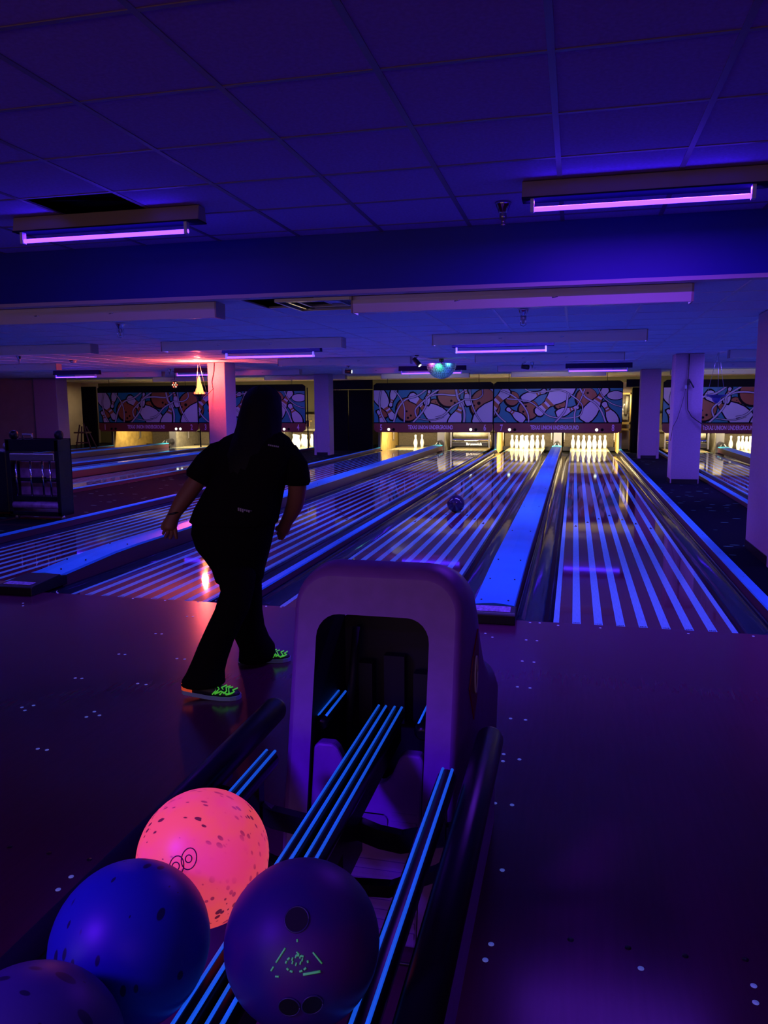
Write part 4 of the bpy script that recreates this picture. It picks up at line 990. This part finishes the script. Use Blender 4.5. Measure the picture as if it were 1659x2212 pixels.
# rails
RZ, RR = 0.503, 0.022
def rail(x_, y0, y1, r_=RR, strips_=2, parent=t, mtl='rubber', z=RZ):
    o = obj('rail', MB().tube([(x_, y0, z-0.004), (x_, y0+0.012, z), (x_, y1-0.012, z), (x_, y1, z-0.004)], [r_*0.6, r_, r_, r_*0.6], 16), m(mtl), parent)
    if strips_:
        for off in ((-0.4, 0.4) if strips_ == 2 else (0,)):
            a = off*1.25; cx, cz = x_+r_*math.sin(a), z+r_*math.cos(a)
            obj('glow_strip', MB().tube([(cx, y0+0.014, cz), (cx, y1-0.006, cz)], 0.0036, 6), m('strip'), o, label='thin glowing blue strip')
    return o
YR0 = -4.62
rail(-0.585, YR0, -3.11); rail(-0.163, YR0, -3.11)
rail(-0.394, YR0, -2.78, 0.0205); rail(-0.350, YR0, -2.78, 0.0205)
rail(-0.532, -2.90, -2.70, 0.021); rail(-0.262, -2.90, -2.70, 0.024)
tb = MB()
obj('rail_bed', MB().box(-0.405, -0.339, YR0, -2.8, RZ-0.07, RZ-0.02), m('rubber'), t)
for x_, y1 in ((-0.69, -2.80), (-0.092, -2.86)):
    n_ = 7
    pts = [(x_, YR0, 0.50), (x_, y1-0.03, 0.50), (x_, y1-0.012, 0.50), (x_, y1, 0.50)]
    o = obj('guard_bumper', MB().tube(pts, [0.034, 0.034, 0.028, 0.012], 20), m('rubber'), t, label='thick black round bumper')
    obj('bumper_bracket', MB().box(x_-0.004+(0.03 if x_ > -0.3 else -0.03), x_+0.004+(0.03 if x_ > -0.3 else -0.03), YR0, y1-0.25, 0.41, 0.50), m('hood'), t)
def strap(pts, r1, r2, extra=()):
    mb_ = MB(); rings = []
    for (x_, y_, z_) in pts: rings.append([(x_, y_-r1, z_-r2), (x_, y_+r1, z_-r2), (x_, y_+r1, z_+r2), (x_, y_-r1, z_+r2)])
    mb_.loft(rings, smooth=False)
    for b_ in extra: mb_.box(*b_)
    obj('support_arm', mb_, m('rubber'), t)
posts = [(x_-0.012, x_+0.012, -3.22, -3.19, 0.40, RZ-0.01) for x_ in (-0.585, -0.163)]
strap([(-0.69, -3.22, 0.455), (-0.62, -3.20, 0.43), (-0.55, -3.20, 0.405), (-0.47, -3.20, 0.395), (-0.37, -3.2, 0.41), (-0.30, -3.20, 0.39), (-0.25, -3.20, 0.385), (-0.17, -3.20, 0.41), (-0.092, -3.22, 0.44)], 0.012, 0.022, posts)
strap([(-0.69, -3.28, 0.44), (-0.58, -3.30, 0.38), (-0.45, -3.31, 0.345), (-0.37, -3.31, 0.335), (-0.25, -3.31, 0.345), (-0.16, -3.30, 0.385), (-0.092, -3.28, 0.43)], 0.012, 0.013, [(-0.40, -0.345, -3.33, -3.18, 0.34, RZ-0.05)])
strap([(-0.69, -4.3, 0.44), (-0.5, -4.3, 0.37), (-0.37, -4.3, 0.36), (-0.25, -4.3, 0.37), (-0.092, -4.3, 0.44)], 0.012, 0.02, [(x_-0.012, x_+0.012, -4.32, -4.28, 0.38, RZ-0.01) for x_ in (-0.585, -0.163)])
obj('support_post', MB().box(-0.40, -0.345, -4.33, -4.27, 0.0, RZ-0.05), m('rubber'), t)
obj('cable', MB().tube([(-0.20, -3.03, 0.20), (-0.195, -3.08, 0.10), (-0.22, -3.12, 0.03), (-0.30, -3.10, 0.012), (-0.42, -3.08, 0.012)], 0.005, 6), m('black'), t)

# the balls on the rack
def ball(c, mt, label, holes=()):
    t_ = thing('bowling_ball', label, 'ball', (c[0], c[1], c[2]-0.108))
    mb_ = MB(); mb_.sphere((0, 0, 0), 0.108, 48, 32)
    o = obj('ball_shell', put(mb_, *c), mt, t_, loc=c)
    for d, r_ in holes:
        dv_ = Vector(d).normalized(); p_ = Vector(c)+dv_*0.1072
        obj('finger_hole', MB().tube([p_-dv_*0.02, p_+dv_*0.0012], r_, 20), m('hole'), t_, label='round finger hole')
        mbr = MB(); a = Vector((0, 0, 1)).cross(dv_).normalized(); b = dv_.cross(a)
        mbr.tube([p_+dv_*0.0006+(a*math.cos(k*PI/12)+b*math.sin(k*PI/12))*r_ for k in range(25)], 0.0012, 5)
        obj('hole_rim', mbr, m('rim'), t_)
    return t_
MT['hole'] = mat('finger_hole', (0.004, 0.004, 0.006), 0.6)
MT['rim'] = mat('hole_rim', (0.05, 0.04, 0.12), 0.3)
MT['pinkball'] = ball_mat('pink_ball', (1.0, 0.085, 0.11), (0.15, 0.01, 0.04), 0.42, 0.36, 46, (1.0, 2.6, 1.7), (0.95, 0.05, 0.20), 0.62)  # last value emits the ball's own colour for its fluorescence
MT['blueball'] = ball_mat('blue_ball', (0.015, 0.03, 0.30), (0.01, 0.01, 0.06), 0.42, 0.20, 26, (2.2, 1, 1), None)
MT['purpleball'] = ball_mat('purple_ball', (0.035, 0.012, 0.15), (0.02, 0.01, 0.08), 0.46, 0.05, 5, (1, 1, 1), (0.09, 0.012, 0.14))
MT['paleball'] = ball_mat('indigo_ball', (0.07, 0.06, 0.20), (0.02, 0.015, 0.06), 0.45, 0.30, 22, (1, 2.0, 1))
CP = (-0.487, -3.655, 0.591); CB = (-0.488, -3.873, 0.593); CV = (-0.258, -3.812, 0.590); CL = (-0.483, -4.095, 0.600)
pk = ball(CP, m('pinkball'), 'glowing pink speckled bowling ball on the rack')
bb = ball(CB, m('blueball'), 'dark blue bowling ball on the rack, in front of the pink one')
camp = Vector((0.0917, -4.7528, 1.3343))
def dirc(c, a, b):
    """direction on the ball: a to the right, b up, as seen from above the rack end"""
    f = (camp-Vector(c)).normalized(); r_ = Vector((0, 0, 1)).cross(f).normalized(); u_2 = f.cross(r_)
    return f*math.sqrt(max(0, 1-a*a-b*b))+r_*a+u_2*b
pv = ball(CV, m('purpleball'), 'dark purple bowling ball with three finger holes at the bottom centre', holes=[(dirc(CV, -0.06, 0.24), 0.0155), (dirc(CV, -0.17, -0.66), 0.0135), (dirc(CV, 0.10, -0.66), 0.0135)])
ball(CL, m('paleball'), 'indigo speckled bowling ball cut off at the bottom left corner')
# marks on the balls
def onball(c, a, b, lift=0.0008): return tuple(Vector(c)+dirc(c, a, b)*(0.108+lift))
MT['greenmark'] = mat('green_mark', (0.25, 0.9, 0.3), 0.5, emit=(0.1, 1.0, 0.2), estr=0.10)  # weak emission added so the marks show green under blue light
MT['ballmark'] = mat('dark_mark', (0.10, 0.005, 0.06), 0.5)
gm = MB()
def seg(p0, p1, r_=0.0011, n_=6):
    gm.tube([onball(CV, p0[0]+(p1[0]-p0[0])*k/n_, p0[1]+(p1[1]-p0[1])*k/n_) for k in range(n_+1)], r_, 5)
seg((-0.31, -0.19), (-0.20, -0.05)); seg((-0.37, -0.27), (-0.34, -0.23)); seg((0.12, -0.12), (0.22, -0.24)); seg((-0.32, -0.33), (-0.28, -0.335)); seg((0.0, -0.335), (0.20, -0.32), 0.0016)
seg((-0.06, 0.0), (-0.06, 0.03)); seg((-0.07, -0.10), (-0.04, -0.13))
for k in range(14):
    a = k*2*PI/14
    if k % 3 != 1: seg((-0.07+0.13*math.cos(a), -0.22+0.085*math.sin(a)), (-0.07+0.13*math.cos(a+0.28), -0.22+0.085*math.sin(a+0.28)), 0.0013)
for k in range(7):
    a = k*0.9; seg((-0.07+0.06*math.cos(a), -0.2+0.04*math.sin(a)), (-0.06+0.06*math.cos(a), -0.17+0.04*math.sin(a)), 0.001)
tag(obj('green_logo', gm, m('greenmark'), pv, label='worn green triangle marking'), kind='stuff')
pm = MB()
def ell(cx, cy, rx, ry, rot=0.0, r_=0.0009):
    pts = []
    for k in range(25):
        a = k*PI/12; x_, y_ = rx*math.cos(a), ry*math.sin(a)
        pts.append(onball(CP, cx+x_*math.cos(rot)-y_*math.sin(rot), cy+x_*math.sin(rot)+y_*math.cos(rot), 0.0002))
    pm.tube(pts, r_, 5)
ell(-0.375, -0.075, 0.10, 0.135, -0.2); ell(-0.20, 0.0, 0.105, 0.14, -0.2); ell(-0.385, -0.075, 0.05, 0.055); ell(-0.205, 0.0, 0.045, 0.05)
tag(obj('ring_logo', pm, m('ballmark'), pk, label='two linked dark rings marking'), kind='stuff')

# ================================================================ THE BOWLER
def ell_ring(c, rx, ry, n=20, tilt=0.0, yaw=0.0, sq=1.0):
    out = []
    for k in range(n):
        a = 2*PI*k/n; cx_, sy_ = math.cos(a), math.sin(a)
        x_ = rx*math.copysign(abs(cx_)**sq, cx_); y_ = ry*math.copysign(abs(sy_)**sq, sy_)
        xx = x_*math.cos(yaw)-y_*math.sin(yaw); yy = x_*math.sin(yaw)+y_*math.cos(yaw)
        out.append((c[0]+xx, c[1]+yy, c[2]+yy*tilt))
    return out
person = thing('person', 'person in black seen from behind, long dark hair, stepping after a throw', 'person', (-1.48, -1.35, 0))
def skin_obj(name, chains, mt, parent, sub=2):
    me = bpy.data.meshes.new(name); vs_, es, rad = [], [], []
    idx = {}
    for ch in chains:
        prev = None
        for (p_, r_) in ch:
            key = tuple(round(q, 4) for q in p_)
            if key not in idx: idx[key] = len(vs_); vs_.append(p_); rad.append(r_)
            if prev is not None: es.append((prev, idx[key]))
            prev = idx[key]
    pl = WL[parent.name]
    me.from_pydata([(a-pl[0], b-pl[1], c-pl[2]) for a, b, c in vs_], es, [])
    o = bpy.data.objects.new(name, me); link(o, parent, pl)
    o.modifiers.new('skin', 'SKIN'); sv = me.skin_vertices[0].data
    for i, r_ in enumerate(rad):
        rr_ = r_ if isinstance(r_, tuple) else (r_, r_); sv[i].radius = rr_; sv[i].use_root = False
    # one root per island
    seen = set(); adj = {}
    for a, b in es: adj.setdefault(a, []).append(b); adj.setdefault(b, []).append(a)
    for i in range(len(vs_)):
        if i in seen: continue
        sv[i].use_root = True; st = [i]
        while st:
            q = st.pop()
            if q in seen: continue
            seen.add(q); st += adj.get(q, [])
    sb = o.modifiers.new('sub', 'SUBSURF'); sb.levels = sub; sb.render_levels = sub
    dg = bpy.context.evaluated_depsgraph_get(); dg.update()
    m2 = bpy.data.meshes.new_from_object(o.evaluated_get(dg)); o.modifiers.clear(); o.data = m2
    m2.materials.clear(); m2.materials.append(mt)
    for p_ in m2.polygons: p_.use_smooth = True
    return o
pel = (-1.47, -1.36, 0.76)
chains = [
    [(pel, 0.12), ((-1.44, -1.34, 0.92), 0.11), ((-1.39, -1.30, 1.07), 0.11), ((-1.375, -1.26, 1.15), 0.07), ((-1.37, -1.24, 1.20), 0.042), ((-1.368, -1.215, 1.27), 0.062), ((-1.368, -1.205, 1.32), 0.078), ((-1.368, -1.205, 1.365), 0.066)],
    [((-1.39, -1.30, 1.07), 0.11), ((-1.50, -1.30, 1.10), 0.055), ((-1.585, -1.31, 1.07), 0.050), ((-1.645, -1.335, 0.995), 0.046), ((-1.69, -1.36, 0.925), 0.049), ((-1.726, -1.39, 0.865), 0.043), ((-1.750, -1.41, 0.818), 0.031), ((-1.762, -1.42, 0.785), 0.036), ((-1.768, -1.43, 0.755), 0.038), ((-1.768, -1.432, 0.738), 0.030)],
    [((-1.39, -1.30, 1.07), 0.11), ((-1.27, -1.29, 1.10), 0.055), ((-1.185, -1.29, 1.06), 0.050), ((-1.172, -1.28, 0.96), 0.047), ((-1.185, -1.26, 0.885), 0.048), ((-1.215, -1.24, 0.825), 0.042), ((-1.25, -1.225, 0.775), 0.031), ((-1.268, -1.215, 0.745), 0.034), ((-1.28, -1.21, 0.718), 0.034), ((-1.284, -1.21, 0.705), 0.026)],
    [(pel, 0.12), ((-1.46, -1.42, 0.60), 0.075), ((-1.43, -1.47, 0.42), 0.052), ((-1.49, -1.53, 0.24), 0.044), ((-1.555, -1.585, 0.09), 0.032), ((-1.56, -1.59, 0.05), 0.034)],
    [(pel, 0.12), ((-1.47, -1.28, 0.60), 0.075), ((-1.49, -1.20, 0.42), 0.052), ((-1.51, -1.14, 0.22), 0.044), ((-1.50, -1.09, 0.09), 0.032), ((-1.49, -1.08, 0.05), 0.034)],
]
# fingers of the left hand (relaxed, hanging) and of the right hand, each its own tapering chain
def finger(base, pts, r0_=0.0115):
    return [(base, r0_)]+[(p_, r0_*(0.95-0.12*i)) for i, p_ in enumerate(pts)]
chains += [
    finger((-1.745, -1.425, 0.765), [(-1.738, -1.43, 0.740), (-1.733, -1.435, 0.718), (-1.730, -1.432, 0.700)]),
    finger((-1.758, -1.43, 0.752), [(-1.752, -1.437, 0.728), (-1.752, -1.450, 0.712), (-1.758, -1.458, 0.704)]),
    finger((-1.772, -1.432, 0.750), [(-1.772, -1.442, 0.727), (-1.773, -1.456, 0.716), (-1.778, -1.462, 0.712)]),
    finger((-1.788, -1.432, 0.755), [(-1.791, -1.442, 0.735), (-1.790, -1.455, 0.725)], 0.0085),
    finger((-1.785, -1.415, 0.790), [(-1.802, -1.42, 0.775), (-1.806, -1.43, 0.755), (-1.800, -1.437, 0.742)], 0.0105),
    finger((-1.265, -1.215, 0.725), [(-1.272, -1.213, 0.700), (-1.284, -1.21, 0.683), (-1.294, -1.21, 0.676)]),
    finger((-1.275, -1.213, 0.720), [(-1.285, -1.21, 0.696), (-1.296, -1.208, 0.682), (-1.305, -1.208, 0.678)]),
    finger((-1.286, -1.210, 0.718), [(-1.297, -1.207, 0.698), (-1.307, -1.205, 0.688)]),
    finger((-1.296, -1.207, 0.722), [(-1.306, -1.204, 0.706), (-1.314, -1.203, 0.698)], 0.0085),
    finger((-1.283, -1.225, 0.750), [(-1.300, -1.23, 0.738), (-1.308, -1.232, 0.722)], 0.0105),
]
skin_obj('body', chains, m('skin'), person)
# t-shirt
sh = MB()
rows_ = [(1.225, -1.370, -1.245, .062, .060), (1.203, -1.373, -1.255, .115, .075), (1.178, -1.380, -1.268, .168, .092), (1.142, -1.387, -1.285, .206, .108), (1.095, -1.388, -1.30, .214, .122), (1.036, -1.39, -1.315, .200, .132), (.969, -1.405, -1.33, .188, .138), (.924, -1.422, -1.34, .196, .145), (.84, -1.452, -1.355, .211, .158), (.785, -1.466, -1.365, .216, .165), (.778, -1.466, -1.365, .205, .155)]
sh.loft([ell_ring((cx, cy, z_), hw, hy, 28, yaw=-0.12, sq=0.9) for z_, cx, cy, hw, hy in rows_])
def sleeve(pts):
    sh.tube([p_ for p_, r_ in pts], [r_ for p_, r_ in pts], 14)
sleeve([((-1.49, -1.30, 1.115), 0.062), ((-1.56, -1.305, 1.09), 0.070), ((-1.61, -1.32, 1.045), 0.070), ((-1.655, -1.338, 0.985), 0.068), ((-1.662, -1.342, 0.972), 0.055)])
sleeve([((-1.28, -1.29, 1.115), 0.062), ((-1.215, -1.29, 1.09), 0.066), ((-1.182, -1.287, 1.04), 0.064), ((-1.172, -1.28, 0.965), 0.062), ((-1.172, -1.28, 0.955), 0.052)])
obj('t_shirt', sh, m('cloth'), person, label='plain black t-shirt with a small print on the back')
# trousers
tr = MB()
rows_ = [(.845, -1.452, -1.355, .19, .14), (.79, -1.463, -1.365, .207, .155), (.727, -1.470, -1.375, .202, .165), (.66, -1.468, -1.375, .180, .162), (.61, -1.456, -1.37, .150, .150), (.56, -1.450, -1.36, .122, .140), (.50, -1.452, -1.35, .108, .13), (.48, -1.452, -1.35, .08, .10)]
tr.loft([ell_ring((cx, cy, z_), hw, hy, 26, yaw=-0.1) for z_, cx, cy, hw, hy in rows_])
near = [(.62, -1.455, -1.42, .110, .10), (.53, -1.425, -1.44, .088, .09), (.475, -1.415, -1.46, .076, .085), (.39, -1.433, -1.485, .080, .08), (.32, -1.462, -1.51, .079, .08), (.245, -1.493, -1.535, .078, .08), (.165, -1.520, -1.555, .080, .09), (.105, -1.538, -1.57, .086, .10), (.075, -1.545, -1.575, .098, .103), (.060, -1.546, -1.578, .101, .104)]
tr.loft([ell_ring((cx, cy, z_), hw, hy, 20) for z_, cx, cy, hw, hy in near])
farl = [(.62, -1.460, -1.30, .105, .10), (.52, -1.470, -1.26, .085, .09), (.44, -1.480, -1.22, .080, .085), (.30, -1.502, -1.17, .081, .08), (.21, -1.512, -1.14, .088, .085), (.14, -1.497, -1.12, .089, .09), (.090, -1.480, -1.10, .092, .10), (.045, -1.480, -1.095, .092, .10), (.018, -1.490, -1.095, .088, .10)]
tr.loft([ell_ring((cx, cy, z_), hw, hy, 20) for z_, cx, cy, hw, hy in farl])
obj('trousers', tr, m('pants'), person, label='black flared trousers')
# hair
hm = MB()
hr_ = [(1.424, -1.365, -1.205, .012, .012), (1.417, -1.366, -1.205, .042, .045), (1.400, -1.367, -1.208, .066, .070), (1.37, -1.368, -1.212, .085, .090), (1.33, -1.370, -1.220, .094, .103), (1.28, -1.369, -1.235, .103, .108), (1.235, -1.369, -1.255, .106, .105), (1.19, -1.370, -1.285, .112, .095), (1.15, -1.372, -1.325, .118, .080), (1.10, -1.382, -1.365, .120, .062), (1.03, -1.385, -1.405, .100, .045), (0.97, -1.388, -1.425, .070, .032), (0.94, -1.39, -1.43, .03, .015)]
hm.loft([[(p_[0]+0.004*math.sin(k*2.3+z_*30), p_[1]+0.003*math.cos(k*3.1), p_[2]) for k, p_ in enumerate(ell_ring((cx, cy, z_), hw, hy, 32))] for z_, cx, cy, hw, hy in hr_])
obj('hair', hm, m('hair'), person, label='long straight black hair down the back')
# face details on the far side of the head
fc = MB().sphere((-1.40, -1.125, 1.318), 0.011, 8, 6).sphere((-1.336, -1.125, 1.318), 0.011, 8, 6)
obj('eye', fc, m('print'), person)
obj('nose', MB().sphere((-1.368, -1.115, 1.292), 0.014, 8, 6, sc=(0.8, 1.1, 1.3)), m('skin'), person)
# bracelet, waistband label, back print
obj('bracelet', MB().tube([(-1.7495+0.031*math.cos(k*PI/8), -1.409+0.031*math.sin(k*PI/8), 0.822+0.008*math.cos(k*PI/8)) for k in range(17)], 0.005, 6), m('black'), person, label='dark wrist band')
bp = MB()
for k in range(7): bp.box(-1.375+k*0.010, -1.368+k*0.010, -1.516, -1.512, 0.858-0.003*(k % 3), 0.872-0.002*k)
obj('waist_label', bp, m('print'), person, label='pale tag at the waistband')
bp = MB()
for k in range(6): bp.box(-1.265+k*0.009, -1.259+k*0.009, -1.408-0.0*k, -1.404, 1.146-0.0015*k, 1.153-0.0015*k)
obj('back_print', bp, m('print'), person)
# shoes
def shoe(c, yaw, lift, parent, withheel=True):
    ca, sa = math.cos(yaw), math.sin(yaw)
    def T(x_, y_, z_):
        zz = z_+max(0, -x_)*lift
        return (c[0]+x_*ca-y_*sa, c[1]+x_*sa+y_*ca, zz)
    so_ = MB(); up = MB()
    st = [(-0.135, .020), (-0.125, .030), (-0.08, .034), (0.0, .036), (0.06, .045), (0.10, .043), (0.125, .030), (0.137, .012)]
    for zlo, zhi, k, mb_ in ((0.001, 0.020, 1.0, so_),):
        rings_ = [[T(x_, -h, zlo), T(x_, h, zlo), T(x_, h, zhi), T(x_, -h, zhi)] for x_, h in st]
        mb_.loft(rings_, smooth=False)
    ht = [.055, .075, .085, .075, .055, .045, .036, .024]
    rings_ = []
    for (x_, h), z_ in zip(st, ht):
        rings_.append([T(x_*0.97, h*0.94*math.cos(a), 0.018+(z_-0.018)*math.sin(a)) for a in [PI*q/8 for q in range(9)]])
    up.loft(rings_)
    base = obj('shoe', up, m('shoe'), parent, label='dark bowling shoe with neon details')
    obj('sole', so_, m('sole'), base, label='pale blue glowing sole edge')
    if withheel:
        hp = MB(); r1 = []
        for (x_, h), z_ in list(zip(st, ht))[:3]:
            r1.append([T(x_-0.001, -h*1.01, 0.020), T(x_-0.001, -h*0.99, 0.052)])
        vs__ = [p_ for r_ in r1 for p_ in r_]; hp.add(vs__, [(0, 1, 3, 2), (2, 3, 5, 4)])
        hp.add([(a, b-0.0005, c_) for a, b, c_ in vs__], [(0, 1, 3, 2), (2, 3, 5, 4)])
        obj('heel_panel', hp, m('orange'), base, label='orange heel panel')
    lc = MB()
    for q in range(6):
        x0_ = 0.015+q*0.017+random.uniform(-0.004, 0.004); jz = random.uniform(-0.004, 0.006); jy = random.uniform(-0.008, 0.008)
        lc.tube([T(x0_, -0.043, 0.030+0.006*(q % 2)), T(x0_+0.014, -0.030+jy, 0.048-q*0.002+jz), T(x0_+0.002, -0.012-jy, 0.064-q*0.004), T(x0_+0.016, 0.014, 0.064-q*0.004)], 0.0032, 5)
    lc.tube([T(0.03, -0.045, 0.034), T(0.06, -0.046, 0.048), T(0.09, -0.045, 0.034), T(0.11, -0.034, 0.038)], 0.004, 5)
    tag(obj('laces', lc, m('green'), base, label='neon green laces and trim'), kind='stuff')
shoe((-1.495, -1.60, 0), 0.12, 0.14, person)
shoe((-1.455, -1.065, 0), 0.30, 0.0, person, withheel=False)
